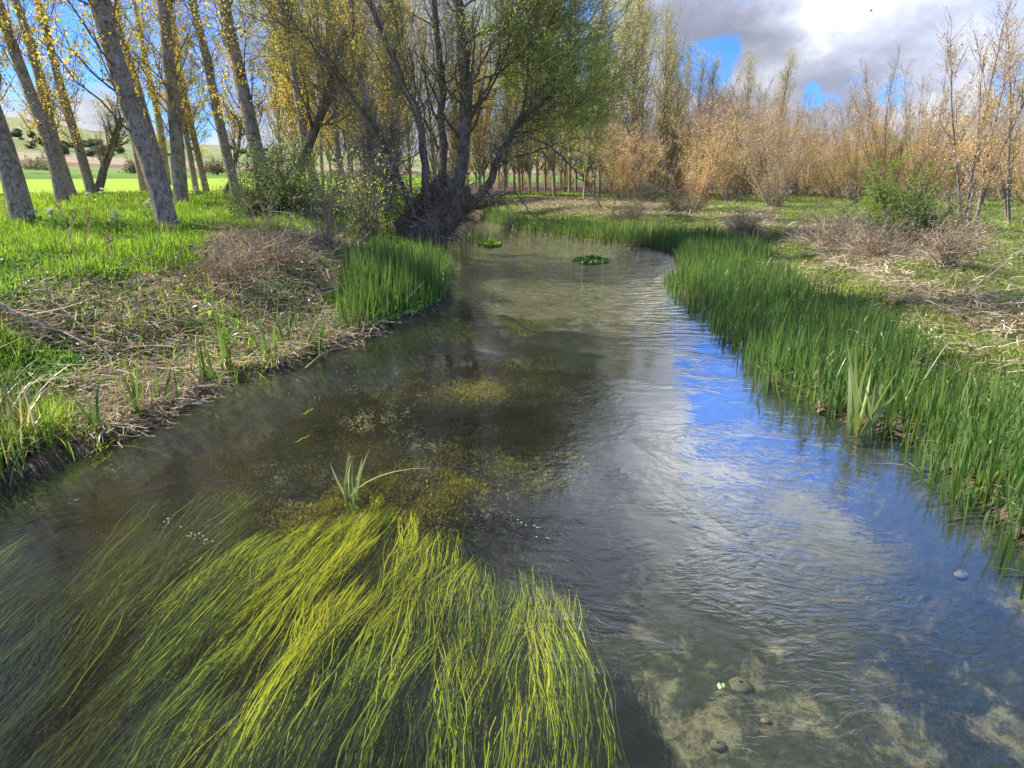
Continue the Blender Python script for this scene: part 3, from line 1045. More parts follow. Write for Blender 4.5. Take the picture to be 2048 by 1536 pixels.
# ---- generic tree makers reused through copies
def stemmed(name, label, cat, group, H, nst, fan, nb, nt, nl, Lb, Lt, leafsize, leafm, barkm, twigm, r0=0.06, keep=1.0, low=0.15, curve=0.05, ang=35, up=0.3, extra=False, asp=0.8, spread=0.04):
    root = empty(name, (0, 0, -200), label, cat, group)
    st = np.zeros((nst, 14, 3))
    R = np.zeros((nst, 14))
    for k in range(nst):
        a = rng.uniform(0, 2 * np.pi)
        tilt = np.radians(fan) * (rng.random() ** 0.7 if nst > 1 else 0.05)
        d = np.array([math.cos(a) * math.sin(tilt), math.sin(a) * math.sin(tilt), math.cos(tilt)])
        p = np.array([math.cos(a), math.sin(a), 0]) * (r0 * 2 + 0.15 * rng.random()) * (1.0 if nst > 1 else 0)
        p[2] = -0.1
        Lk = H * (rng.uniform(0.6, 1.0) if k else 1.0)
        for q in range(14):
            st[k, q] = p
            R[k, q] = r0 * (1 - 0.88 * q / 13) * (1.0 if k == 0 else 0.8)
            d = nrm(d + rng.normal(size=3) * curve + np.array([0, 0, 0.03]))
            p = p + d * Lk / 13
    g = Geo()
    tubes(g, st, R, 8)
    g.build('trunk', barkm, root, (0, 0, 0), smooth=True)
    gb, gl_ = crown(st, R, nb, nt, nl, Lb, Lt, leafsize, low, ang, up, spread, keep, extra=extra, asp=asp, brs=0.5, ztop=H if nst > 1 else None)
    gb.build('branches', twigm, root)
    gl_.build('foliage', leafm, root)
    return root


used = set()


def put(proto, loc, rz, sc, label=None, group=None):
    if proto.name not in used:
        used.add(proto.name)
        proto.location = tuple(float(q) for q in loc)
        proto.rotation_euler = (0, 0, rz)
        proto.scale = sc
        if label:
            proto['label'] = label
        if group:
            proto['group'] = group
        return proto
    return copy_tree(proto, loc, rz, sc, label, group)


# far plantation of tall poplars beyond the bend (olive and gold young leaves)
gl_lab = 'tall bare poplar with olive and gold buds in the plantation beyond the bend'
gl_grp = 'tall poplars beyond the bend'
tallp = [stemmed('tall_poplar', gl_lab, 'tree', gl_grp, 15.0, 1, 3, 90, 9, 9, 4.8, 1.5, 0.09, M['olive' if k < 2 else 'gold'], M['bark'], M['greytwig'], 0.15, 0.8, 0.12, 0.02, 38, 0.30) for k in range(4)]
spots = []
for k, (px, top) in enumerate([(1010, 110), (1040, 70), (1075, 55), (1110, 50), (1140, 45), (1170, 52), (1200, 50), (1235, 48), (1262, 40), (1290, 38), (1318, 70), (1335, 120), (1130, 90), (1190, 100),
                               (960, 90), (915, 70), (870, 60), (820, 60), (785, 50), (730, 60), (1345, 170), (1060, 120)]):
    t = 46 + (k * 7 % 5) * 3.2
    z = 0.55
    base = atd(px, 340, t)
    base[2] = float(ground_h([base[0]], [base[1]])[0])
    topz = HC + (428 / FPX * 0 + (340 - top) / FPX * t / CP) * 0.97
    s = (topz - base[2]) / 15.3
    put(tallp[k % 2 if px > 990 else 2 + k % 2], base, rng.uniform(0, 6), (s, s, s),
        {10: 'tall budding poplar stepping down beside the first blue gap of the sky', 11: 'shorter poplar of the tall group, touching the blue gap of the sky',
         16: 'tall budding poplar just behind the willow stems', 15: 'budding poplar glimpsed right of the main willow stem', 9: 'tallest budding poplar at the right edge of the tall group'}.get(k, gl_lab))
for k in range(22):
    px = 905 + k * 15.5
    base = atd(px, 340, 62 + (k * 5 % 4) * 5)
    base[2] = float(ground_h([base[0]], [base[1]])[0])
    s = rng.uniform(0.60, 0.85)
    put(tallp[2 + k % 2], base, rng.uniform(0, 6), (s, s, s), 'slim golden budding poplar in the dense rows far beyond the bend', 'slim golden poplars far beyond the bend')
# golden plantation rows further back on the left bank
for k in range(46):
    row, c_ = divmod(k, 12)
    x = -30 + c_ * 3.1 + rng.normal() * 0.4
    y = 50 + row * 7 + rng.normal() * 0.6 + (c_ % 2)
    if side(np.array([x]), np.array([y]))[0] and polydist(np.array([x]), np.array([y]), RIVER)[0] > 1.5 and x > -28 + row * 2 and (x > -17 - row * 3):
        s = rng.uniform(0.85, 1.05)
        put(tallp[2 + k % 2], (x, y, 1.05), rng.uniform(0, 6), (s, s, s), 'tall golden leaved poplar in the far rows behind the willow', 'golden poplars in far rows')

# orange saplings of the right bank
og = 'orange leaved young trees along the right meadow'
sapl = [stemmed('young_poplar', 'bushy young tree with orange leaves and many pale stems at meadow edge', 'tree', og, 5.2, 11, 40, 18, 8, 6, 1.4, 0.65, 0.052, M['orange'], M['redbark'], M['redtwig'], 0.030, 0.85, 0.03, 0.05, 38, 0.16) for k in range(4)]
sapl.append(stemmed('young_poplar', 'bushy young tree with orange leaves and many pale stems at meadow edge', 'tree', og, 5.5, 22, 44, 12, 7, 3, 1.4, 0.7, 0.05, M['orange'], M['redbark'], M['redtwig'], 0.028, 0.8, 0.03, 0.04, 34, 0.18))


def put_px(proto, px, py, toppx, H, label=None, group=None, rz=None, t=None):
    base, tt = hit(px, py)
    if t:
        base = atd(px, 340, t)
        base[2] = float(ground_h([base[0]], [base[1]])[0])
        tt = t
    h = (py - toppx) / FPX * tt * 1.03 * (rng.uniform(0.78, 1.12) if group else 1.0)
    s = h / H
    return put(proto, base, rng.uniform(0, 6) if rz is None else rz, (s * rng.uniform(0.95, 1.1), s * rng.uniform(0.95, 1.1), s), label, group)


put_px(sapl[0], 1385, 425, 205, 5.4, 'bright orange leaved young tree standing forward on the grass, pale leaning stems', None)
put_px(sapl[1], 1250, 405, 200, 5.4, 'orange leaved young tree at the near end of the tall poplars, grey bare stems below', None)
put_px(sapl[4], 1545, 415, 195, 5.8, 'wide fan shaped sapling with many bare grey stems in the middle of the meadow', None)
put_px(sapl[2], 1460, 405, 150, 5.4, 'young tree with tall bare leading shoots behind the bright orange one', None)
back = [(1300, 392, 215), (1345, 390, 175), (1420, 392, 150), (1500, 392, 200), (1580, 392, 205), (1620, 396, 215), (1660, 398, 230), (1700, 402, 235), (1745, 400, 230),
        (1280, 388, 230), (1530, 388, 180), (1610, 388, 225), (1690, 390, 215), (1850, 402, 250), (1900, 404, 235), (1960, 400, 225), (2010, 404, 210), (2060, 410, 200), (1985, 395, 215),
        (1225, 390, 225), (1930, 392, 240), (2110, 405, 180), (2160, 410, 190), (1800, 396, 240), (1365, 386, 210), (1470, 386, 190), (1760, 388, 225), (1870, 390, 240), (2220, 415, 170), (2300, 410, 180)]
for k, (a, b, c) in enumerate(back):
    put_px(sapl[k % 4] if k % 6 else sapl[4], a, b, c, 5.4, 'bushy young tree with orange leaves in the thicket at the far side of the meadow', 'orange thicket at the far side of the meadow')
farbk = [(1000 + 45 * k, 250 + (k * 37 % 40)) for k in range(27)]
for k, (a, c) in enumerate(farbk):
    if a > 940:
        put_px(sapl[k % 4], a, 372, c - 25 if a > 1190 else 310, 5.4, 'bushy young tree with orange leaves in the thicket at the far side of the meadow', 'orange thicket at the far side of the meadow', t=72 + k % 3 * 5)
# taller ones
tall_s = stemmed('tall_sapling', 'tall sparse tree with red brown buds on long upright shoots', 'tree', None, 7.5, 12, 26, 20, 7, 6, 1.6, 0.7, 0.06, M['orange'], M['redbark'], M['redtwig'], 0.035, 0.7, 0.15, 0.03, 28, 0.30)
tall_t = stemmed('tall_sapling', 'x', 'tree', None, 7.5, 5, 22, 24, 7, 7, 1.8, 0.7, 0.06, M['orange'], M['redbark'], M['redtwig'], 0.065, 0.75, 0.12, 0.03, 30, 0.28)
put_px(tall_s, 1790, 412, 105, 7.8, 'tall spindly tree with red brown buds rising behind the green bush', t=33)
put_px(tall_s, 1850, 412, 120, 7.8, 'second spindly budding tree, just right of the one over the green bush', t=37)
put_px(tall_s, 1730, 410, 200, 7.8, 'shorter spindly budding tree left of the green bush', t=33)
put_px(tall_t, 1935, 470, 10, 7.6, 'largest sparse young tree at the right, several pale forked stems and red buds', rz=0.6)
put_px(tall_t, 2030, 450, 60, 7.6, 'sparse young tree cut by the right edge of the picture', rz=2.9)
# pale poplars poking out behind thicket
for k, (a, c) in enumerate([(1390, 150), (1410, 160), (1480, 152), (1545, 150), (1360, 130)]):
    base = atd(a, 340, 78)
    base[2] = 0.55
    s = ((340 - c) / FPX * 78 / CP + HC - 0.5) / 15.3
    put(tallp[k % 2], base, rng.uniform(0, 6), (s * 0.9, s * 0.9, s), 'poplar top of pale olive buds sticking up behind the orange thicket', 'poplar tops behind the orange thicket')

# ------------------------------------------------------------------ bushes
def bush(px, py, w, h, label, leafm, twigm, n=40, nl=6, leafsize=0.05, name='bush', t=None, cat='bush', fan=75, Lt=0.45, up=0.05, keep=1.0, asp=0.6, droop=0.0):
    base, tt = hit(px, py)
    if t:
        base = atd(px, py, t)
    W_, H_ = w * tt / FPX, h * tt / FPX
    st = np.zeros((n, 9, 3))
    for k in range(n):
        a = rng.uniform(0, 2 * np.pi)
        tl = np.radians(fan) * rng.random() ** 0.6
        d = np.array([math.cos(a) * math.sin(tl) * W_ / 2 / H_, math.sin(a) * math.sin(tl) * W_ / 2 / H_, math.cos(tl) + 0.2])
        p = np.array([math.cos(a), math.sin(a), 0]) * W_ * 0.12 * rng.random()
        L = H_ * rng.uniform(0.6, 1.05)
        for q in range(9):
            st[k, q] = p
            d = d + rng.normal(size=3) * 0.12 + np.array([0, 0, -0.05 if tl > 0.7 else 0])
            p = p + d * L / 8
            p[2] = max(p[2], 0.03)
    R = np.tile(np.linspace(0.014, 0.005, 9), (n, 1))
    root = empty(name, base, label, cat)
    g1, g2_ = Geo(), Geo()
    tubes(g1, st + base, R, 4)
    B1, R1 = spawn(st + base, R, 9, 0.1, 1.0, Lt * 1.6, 50, 5, up, 0.3, 0.6, 0.003, 0.1, rmin=0.004)
    tubes(g1, B1, R1, 3)
    B2, R2 = spawn(B1, R1, 3, 0.1, 1.0, Lt * 0.7, 50, 4, up, 0.3, 0.6, 0.002, 0.1, rmin=0.003)
    tubes(g1, B2, R2, 3)
    g1.build('stems', twigm, root, base)
    if nl:
        leaves(g2_, B2, nl, leafsize, 0.0, 0.03, asp, droop, keep)
        leaves(g2_, B1, nl, leafsize, 0.2, 0.03, asp, droop, keep)
        g2_.build('foliage', leafm, root, base)
    return root


bush(575, 440, 175, 135, 'rounded green leafy shrub around the foot of poplar trunks', M['bush'], M['greytwig'], 50, 7, 0.06)
bush(520, 440, 90, 110, 'darker small leaved shrub at the foot of the tall grey poplar', M['bush'], M['greytwig'], 22, 5, 0.05)
bush(660, 440, 110, 90, 'low leafy bush between green shrub and willow', M['bush'], M['greytwig'], 24, 5, 0.05)
bush(1770, 455, 160, 120, 'rounded bright green bush in front of bare saplings', M['brightbush'], M['greytwig'], 46, 7, 0.06)
bush(1820, 488, 130, 75, 'low dark green bush growing right of the bright one', M['bush'], M['greytwig'], 30, 9, 0.06)
bush(1900, 470, 110, 70, 'thin green bramble under the largest sapling', M['bush'], M['redtwig'], 16, 3, 0.05)
bush(1360, 428, 60, 28, 'small dull green bush beside the forward orange tree', M['haw'], M['greytwig'], 16, 5, 0.05)
bush(1290, 405, 60, 40, 'small grey green bush at the meadow edge near tall poplars', M['haw'], M['greytwig'], 16, 5, 0.06)
bush(545, 540, 110, 130, 'dry brown bramble with bare curling stalks on the left bank', M['straw'], M['browntwig'], 12, 1, 0.03, 'dry_bramble', cat='bramble', keep=0.3)
bush(465, 575, 100, 60, 'low tangle of dry brown stalks left of the bramble', M['straw'], M['browntwig'], 14, 1, 0.03, 'dry_bramble', cat='bramble', keep=0.3)
bush(650, 510, 110, 90, 'thin leafless bramble next to the willow foot', M['straw'], M['browntwig'], 16, 1, 0.03, 'dry_bramble', cat='bramble', keep=0.3)
bush(740, 500, 120, 150, 'upright dark shoots left of the willow trunk', M['willow'], M['greytwig'], 26, 2, 0.05, 'willow_shoots', cat='shoots', fan=25, keep=0.4)
bush(1650, 500, 170, 60, 'bleached flattened bramble heap in front of the green bush', M['straw'], M['straw'], 26, 1, 0.04, 'dry_bramble', cat='bramble', keep=0.3)
bush(1760, 520, 170, 55, 'pale dry stalk heap under the dark green bush', M['straw'], M['straw'], 26, 1, 0.04, 'dry_bramble', cat='bramble', keep=0.3)
bush(1490, 468, 80, 34, 'small mound of fallen straw coloured stalks on the meadow', M['straw'], M['straw'], 26, 1, 0.04, 'dry_bramble', cat='bramble', keep=0.3)
bush(1270, 440, 60, 22, 'low dry tussock just behind the far reeds', M['straw'], M['straw'], 20, 1, 0.04, 'dry_tussock', cat='tussock', keep=0.3)
bush(1890, 540, 90, 60, 'pale dry stalks standing in front of the largest sapling', M['straw'], M['straw'], 18, 1, 0.04, 'dry_bramble', cat='bramble', keep=0.3, fan=50)
bush(935, 428, 70, 40, 'tangled bare bush on the far bank just right of the willow trunk', M['haw'], M['greytwig'], 26, 5, 0.09, t=44, Lt=0.8)
bush(880, 425, 70, 45, 'grey green bush on the far bank behind the willow trunk', M['haw'], M['greytwig'], 26, 5, 0.09, t=42, Lt=0.8)
bush(990, 420, 60, 25, 'low straw coloured bush at the head of the stream bend', M['straw'], M['straw'], 26, 4, 0.07, t=44, Lt=0.6)
bush(85, 352, 60, 30, 'grey hawthorn bush on the far field edge behind the thickest trunk', M['haw'], M['greytwig'], 20, 5, 0.25, t=115, Lt=1.2)
bush(268, 352, 32, 20, 'small grey bush on the far field edge left of the stub trunk', M['haw'], M['greytwig'], 16, 5, 0.22, t=115, Lt=0.9)
bush(430, 348, 30, 18, 'small grey bush on the far field edge between thin poplars', M['haw'], M['greytwig'], 16, 5, 0.22, t=115, Lt=0.9)

# trees of the hillside
def hill_tree():
    root = empty('hillside_tree', (0, 0, -300), 'small dark green tree dotting the far hillside', 'tree', 'dark trees on the far hillside')
    g1, g2_ = Geo(), Geo()
    st = np.stack([np.zeros(6), np.zeros(6), np.linspace(0, 6, 6)], 1)[None]
    tubes(g1, st, np.linspace(0.3, 0.05, 6)[None], 6)
    g1.build('trunk', M['darkbark'], root)
    n = 900
    d = nrm(rng.normal(size=(n, 3)))
    p = d * (rng.random(n) ** 0.4)[:, None] * np.array([3.0, 3.0, 2.9]) * (0.8 + 0.35 * vnoise(d[:, 0] * 2 + 9, d[:, 1] * 2 + d[:, 2] * 3 + 9, 3))[:, None] + np.array([0, 0, 3.9])
    leafquads(g2_, p, 0.9, 0.8)
    g2_.build('crown', M['pine'], root)
    return root


ht = [hill_tree(), hill_tree()]
for k in range(70):
    px = rng.uniform(-60, 250) if k < 50 else rng.uniform(340, 780)
    top = np.interp(px, [0, 250, 400, 600], [290, 308, 300, 310])
    r = rng.uniform(270, 480) if k < 50 else rng.uniform(420, 640)
    a = math.atan((px - 1024) / FPX * CP)
    z = hill_h(a, r)
    s = rng.uniform(0.3, 0.6)
    put(ht[k % 2], (r * math.sin(a), r * math.cos(a), z - 0.5), rng.uniform(0, 6), (s * rng.uniform(1.1, 1.9), s * 1.3, s * rng.uniform(0.7, 1.2)))

# pale post, and a lit trunk built as a pale post
def post(px, py, h, w, label, lean=0.0, t=None):
    base, tt = hit(px, py)
    P = np.array([[0, 0, -0.2], [lean * 0.5, 0, h * 0.5], [lean, 0, h]])
    g = Geo()
    tubes(g, (P + base)[None], np.array([[w, w * 0.9, w * 0.75]]), 10)
    cap = Geo()
    root = empty('pale_upright', base, label, 'post')
    g.build('pole', simple_mat(label[:10], lambda n, P_: n.ramp(n.noise(P_, 9, 4), [(0.3, (0.42, 0.45, 0.46)), (0.7, (0.66, 0.69, 0.70))])), root, base, smooth=True)
    tp = P[-1] + base
    cap.add([tp + np.array(q) * w for q in [(-1.2, -1.2, -1), (1.2, -1.2, -1), (1.2, 1.2, -1), (-1.2, 1.2, -1), (-1, -1, 1), (1, -1, 1), (1, 1, 1), (-1, 1, 1)]],
            [(0, 1, 5, 4), (1, 2, 6, 5), (2, 3, 7, 6), (3, 0, 4, 7), (4, 5, 6, 7), (3, 2, 1, 0)])
    cap.build('cap', M['haw'], root, base)


post(348, 376, 2.4, 0.09, 'short pale post standing at the field edge behind the stout poplar')
post(190, 380, 3.4, 0.08, 'tall thin pale pole leaning beside the dark pollarded tree', -0.55)

# ------------------------------------------------------------------ ground cover (stuff)
def scatter(poly, dens, z=0.5, maskf=None):
    xs, ys = [q[0] for q in poly], [q[1] for q in poly]
    a = (max(xs) - min(xs)) * (max(ys) - min(ys))
    n = int(a * dens)
    x, y = rng.uniform(min(xs), max(xs), n), rng.uniform(min(ys), max(ys), n)
    k = inpoly(x, y, poly)
    x, y = x[k], y[k]
    if maskf is not None:
        k = maskf(x, y)
        x, y = x[k], y[k]
    return np.stack([x, y, ground_h(x, y)], 1)


def near_pts(n, r0, r1, a0, a1, power=1.0):
    """points whose density falls with distance from the viewer"""
    r = r0 * (r1 / r0) ** (rng.random(n) ** power)
    a = np.radians(rng.uniform(a0, a1, n))
    return r * np.sin(a), r * np.cos(a), r


def land(x, y, minsd=0.05):
    return (~inpoly(x, y, RIVER)) & (polydist(x, y, RIVER) > minsd)


# left grass
x, y, r = near_pts(330000, 3, 45, -62, 2, 0.8)
k = side(x, y) & land(x, y, 0.25)
x, y, r = x[k], y[k], r[k]
dr = dryness(x, y)
k = rng.random(len(x)) < np.where(dr > 0.5, 0.09, 1.0)
x, y, r = x[k], y[k], r[k]
cl = fbm(x * 1.2, y * 1.2, 77)
b = np.stack([x, y, ground_h(x, y) - 0.02], 1)
g = Geo()
hgt = (0.10 + 0.30 * cl ** 1.5 * 1.3) * rng.uniform(0.6, 1.25, len(x))
wd = 0.006 + 0.00075 * r
blades(g, b, hgt, wd, 0.22, 0.55, 4, 2.0, r=np.clip(cl * 0.9 + rng.normal(size=len(x)) * 0.22, 0, 1))
g.build('grass', M['grass'])
tag(bpy.data.objects['grass'], 'lush bright green grass under the poplars of the left bank', None, kind='stuff')

# right meadow
x, y, r = near_pts(270000, 3.5, 60, -4, 62, 0.8)
k = (~side(x, y)) & land(x, y, 1.0)
x, y, r = x[k], y[k], r[k]
dr = dryness(x, y)
k = rng.random(len(x)) < np.where(dr > 0.5, 0.22, 1.0)
x, y, r = x[k], y[k], r[k]
cl = fbm(x * 1.0, y * 1.0, 177)
b = np.stack([x, y, ground_h(x, y) - 0.02], 1)
g = Geo()
blades(g, b, (0.07 + 0.20 * cl) * rng.uniform(0.6, 1.3, len(x)), 0.007 + 0.0008 * r, 0.3, 0.7, 4, 2.0, r=np.clip(cl * 1.0 + rng.normal(size=len(x)) * 0.25, 0, 1))
g.build('meadow_grass', M['grassR'])
tag(bpy.data.objects['meadow_grass'], 'mixed green and yellowish grass of the right bank meadow', None, kind='stuff')


def straw_mass(name, label, x, y, lng, wdt, lift=0.08, mat='straw'):
    n = len(x)
    b = np.stack([x, y, ground_h(x, y) + rng.uniform(0.0, lift, n)], 1)
    a = rng.uniform(0, 2 * np.pi, n)
    el = np.abs(rng.normal(size=n)) * 0.28
    d = np.stack([np.cos(a) * np.cos(el), np.sin(a) * np.cos(el), np.sin(el)], 1)
    L = lng * rng.uniform(0.3, 1.2, n)
    s = np.linspace(0, 1, 5)[None, :, None]
    P = b[:, None, :] + d[:, None, :] * L[:, None, None] * s
    P[:, :, 2] -= (s[:, :, 0] ** 2) * (L * rng.uniform(0.05, 0.35, n))[:, None]
    gz = ground_h(P[:, :, 0].ravel(), P[:, :, 1].ravel()).reshape(n, 5)
    P[:, :, 2] = np.maximum(P[:, :, 2], np.maximum(gz, 0) + 0.01)
    P[:, 1:-1] += rng.normal(size=(n, 3, 3)) * 0.012
    g = Geo()
    ribbon(g, P, np.tile(wdt * rng.uniform(0.5, 1.5, n)[:, None], (1, 5)), nrm(rng.normal(size=(n, 3)) * np.array([1, 1, 0.5])), None)
    o = g.build(name, M[mat])
    tag(o, label, None, kind='stuff')


x, y, r = near_pts(150000, 5, 32, -46, 0, 0.8)
k = side(x, y) & (land(x, y, 0.0) | (polydist(x, y, RIVER) < 0.10)) & (dryness(x, y) > 0.5)
straw_mass('dry_thatch', 'dead tan grass and stalks matted on the left bank slope', x[k], y[k], 0.30, 0.012, 0.08)
x, y, r = near_pts(22000, 5, 32, -46, 0, 0.8)
k = side(x, y) & land(x, y, 0.02) & (dryness(x, y) > 0.5)
straw_mass('dead_stalks', 'dark brown fallen stems among the thatch of the left bank', x[k], y[k], 0.6, 0.007, 0.2, 'browntwig')
x, y, r = near_pts(170000, 7, 48, -4, 44, 0.8)
k = (~side(x, y)) & land(x, y, 1.2) & ((dryness(x, y) > 0.5) | (rng.random(len(x)) < 0.16))
straw_mass('dry_meadow_litter', 'bleached dead grass lying on the right bank meadow', x[k], y[k], 0.45, 0.014, 0.12)

# low leafy herbs on both banks
def herbs(name, label, x, y, size, n=5, mat='herb', z=0.06):
    c = np.stack([x, y, ground_h(x, y)], 1)
    c = np.repeat(c, n, 0)
    c[:, :2] += rng.normal(size=(len(c), 2)) * size * 0.8
    c[:, 2] += rng.uniform(0, z, len(c)) + 0.01
    g = Geo()
    leafquads(g, c, size, 0.55, -0.5)
    tag(g.build(name, M[mat]), label, None, kind='stuff')


x, y, r = near_pts(26000, 5, 26, -46, 0, 0.9)
k = side(x, y) & land(x, y, 0.1) & (fbm(x * 0.8, y * 0.8, 300) > 0.53)
herbs('bank_herbs', 'small glossy green herbs sprouting through the left bank thatch', x[k], y[k], 0.07, 6)
x, y, r = near_pts(60000, 6, 40, 0, 46, 0.9)
k = (~side(x, y)) & land(x, y, 1.4)
herbs('meadow_herbs', 'low broad leaved green herbs of the right meadow', x[k], y[k], 0.075, 5, 'grassR')

# bright herb patch of broad leaves
PATCH = pxpoly([(385, 590), (470, 600), (475, 640), (400, 640)], 0.6)
b = scatter(PATCH, 60)
c = np.repeat(b, 9, 0)
c[:, :2] += rng.normal(size=(len(c), 2)) * 0.05
c[:, 2] += rng.uniform(0, 0.2, len(c))
g = Geo()
leafquads(g, c, 0.09, 0.4, -0.6)
tag(g.build('herb_patch', M['cress']), 'bright pale green herbs catching the sun in the thatch', None, kind='stuff')

# ------------------------------------------------------------------ reeds
def reedbed(name, label, polys, dens, h, w, mat='reed', lean=0.10, bend=0.10, hn=0.25, K=6, rbase=0.0):
    g = Geo()
    for poly in polys:
        b = scatter(poly, dens)
        if not len(b):
            continue
        cl = fbm(b[:, 0] * 1.4, b[:, 1] * 1.4, 402)
        b[:, 2] = np.maximum(b[:, 2], -0.12) - 0.03
        ed = polydist(b[:, 0], b[:, 1], poly)
        kp = rng.random(len(b)) < 0.35 + 0.65 * sstep(0.0, 0.35, ed + 0.3 * (cl - 0.5))
        b, cl, ed = b[kp], cl[kp], ed[kp]
        h_ = h * (0.72 + 0.28 * sstep(0, 0.4, ed)) * np.where(rng.random(len(b)) < 0.12, 1.22, 1.0)
        hh = h_ * (1 - hn + 2 * hn * cl) * rng.uniform(0.5, 1.12, len(b)) + np.maximum(-b[:, 2], 0)
        blades(g, b, hh, w * rng.uniform(0.6, 1.2, len(b)), lean, bend, K, 3.0, r=np.clip(cl * 0.5 + rng.random(len(b)) * 0.6 - 0.05 + rbase, 0, 1))
        m_ = len(b) // 12
        if mat == 'reed' and m_:
            q_ = b[rng.integers(0, len(b), m_)]
            blades(g, q_, h * rng.uniform(0.3, 0.8, m_), w * 0.8, 0.5, 1.0, K, 3.0, r=np.full(m_, 1.0))
    tag(g.build(name, M[mat]), label, None, kind='stuff')


def strip(line_px, wids, inset=0.15, sign=1):
    """strip polygon along a water edge, growing landward by the given widths"""
    L = np.array(pxpoly(line_px))
    T = nrm(np.gradient(L, axis=0))
    N = np.stack([T[:, 1], -T[:, 0]], 1) * sign
    A = L - N * inset
    B = L + N * np.array(wids)[:, None]
    return [tuple(q) for q in A] + [tuple(q) for q in B[::-1]]


RR = list(reversed([(1350, 560), (1362, 592), (1440, 645), (1500, 695), (1545, 765), (1640, 822), (1720, 852), (1830, 885), (1900, 960), (1990, 1035), (2060, 1095), (2270, 1270), (2560, 1520)]))
# near to far, land on the right
poly1 = strip(RR, [1.8, 1.8, 1.7, 1.7, 1.7, 1.8, 1.8, 1.9, 2.0, 2.1, 2.2, 2.3, 2.4], 0.26, 1)
reedbed('reed_bed', 'dense dark green iris reeds along the right bank', [poly1], 270, 0.52, 0.020, lean=0.15, bend=0.14)
poly1b = pxpoly([(1350, 565), (1352, 520), (1400, 500), (1560, 520), (1700, 580), (1560, 600), (1420, 590)], 0.1)
reedbed('reed_bed_far', 'green reeds with a painted sunlit tone where the right bank turns', [pxpoly([(1350, 560), (1350, 512), (1300, 497), (1200, 486), (1130, 476), (1060, 468), (985, 452), (960, 437), (975, 428), (1060, 456), (1150, 464), (1260, 474), (1380, 484), (1480, 505), (1560, 545), (1450, 580)], 0.0)],
        220, 0.58, 0.024, lean=0.12, rbase=0.12)  # rbase puts the sunlit look into the blade colour
POLYL = pxpoly([(668, 672), (700, 682), (790, 652), (855, 630), (898, 605), (906, 560), (900, 535), (850, 548), (760, 560), (690, 590)], 0.0)
reedbed('reed_stand', 'tall fresh green reeds in the water below the willow', [POLYL], 380, 0.80, 0.021, lean=0.13, rbase=0.02)
poly3 = pxpoly([(-120, 1040), (-120, 800), (20, 820), (75, 850), (110, 900), (90, 935), (0, 985)], 0.0)
reedbed('grass_reeds', 'fresh green reedy grass at the near left water edge', [poly3], 700, 0.72, 0.018, 'reed', 0.22, 0.40, rbase=0.35)
# low grassy fringe trailing in water of the right near edge
fr_ = strip(RR, [0.3] * 13, 0.15, 1)
reedbed('water_fringe', 'short trailing grass at the foot of the right reeds', [fr_], 300, 0.22, 0.008, 'reed', 0.6, 1.2, rbase=0.1)
frl = strip([(110, 930), (200, 890), (270, 852), (420, 782), (560, 738), (690, 684)], [0.5] * 6, 0.16, -1)
reedbed('bank_fringe', 'thin green sprouts along the left waterline', [frl], 260, 0.30, 0.011, 'grass', 0.5, 0.9)


def iris(px, py, n, h, label, w=0.028, mat='iris', spread=0.06, lean=0.3, zoff=0.0, name='iris_clump', group=None):
    if px < 650:
        h, w = h * 1.3, w * 1.6
    base, tt = hit(px, py)
    base[2] = max(base[2], 0.0) - 0.03 + zoff
    b = base + np.stack([rng.normal(size=n) * spread, rng.normal(size=n) * spread, np.zeros(n)], 1)
    g = Geo()
    blades(g, b, h * rng.uniform(0.55, 1.1, n), w * rng.uniform(0.7, 1.1, n), lean, 0.18, 8, 3.5, twist=0.9)
    o = g.build(name, M[mat], None, tuple(base))
    tag(o, label, 'iris', group)


iris(1722, 866, 15, 0.88, 'broad leaved pale iris clump standing out at the edge of the right reeds', 0.046, 'paleiris')
iris(1610, 800, 9, 0.5, 'short pale iris leaves before the reeds, up from the big clump', 0.026, spread=0.2)
iris(1660, 815, 8, 0.5, 'small iris fan between the short leaves and the big clump', 0.026, spread=0.12)
iris(1880, 870, 9, 0.75, 'tall iris fan in shallow water right of the broad clump', 0.03)
iris(1960, 990, 7, 0.4, 'leaning green iris leaves low on the near right edge', 0.022, spread=0.1)
iris(277, 846, 10, 0.5, 'dark iris fan rooted at the left waterline by a stick', 0.022, 'reed')
iris(325, 800, 10, 0.42, 'iris tuft on the left bank above the waterline fan', 0.02, 'reed', 0.12)
iris(195, 868, 6, 0.42, 'slim iris sprout near the lower left grass', 0.02, 'reed')
iris(385, 780, 12, 0.36, 'wide low iris tuft on the left waterline', 0.018, 'reed', 0.16)
iris(460, 745, 10, 0.62, 'upright dark iris with bright leaf in the thatch slope', 0.026, 'reed', 0.05, 0.15)
iris(415, 770, 9, 0.5, 'iris spikes just left of the upright dark iris', 0.02, 'reed', 0.1, 0.15)
iris(545, 725, 10, 0.5, 'iris blades leaning at the middle of the left waterline', 0.022, 'reed', 0.1, 0.25)
iris(585, 700, 9, 0.62, 'tall single iris fan before the green reed stand', 0.022, 'reed', 0.06, 0.15)
iris(620, 700, 10, 0.42, 'short iris group touching the left reed stand', 0.02, 'reed', 0.12, 0.2)
iris(1400, 545, 9, 0.95, 'long thin reed stalks rising above the far corner of the right reeds', 0.012, 'iris', 0.1, 0.4)
iris(945, 487, 60, 0.62, 'grey green reed tuft standing in the stream beside the willow', 0.018, 'reed', 0.24, 0.10)
iris(968, 478, 40, 0.45, 'second smaller reed tuft in the stream', 0.018, 'reed', 0.18, 0.10)


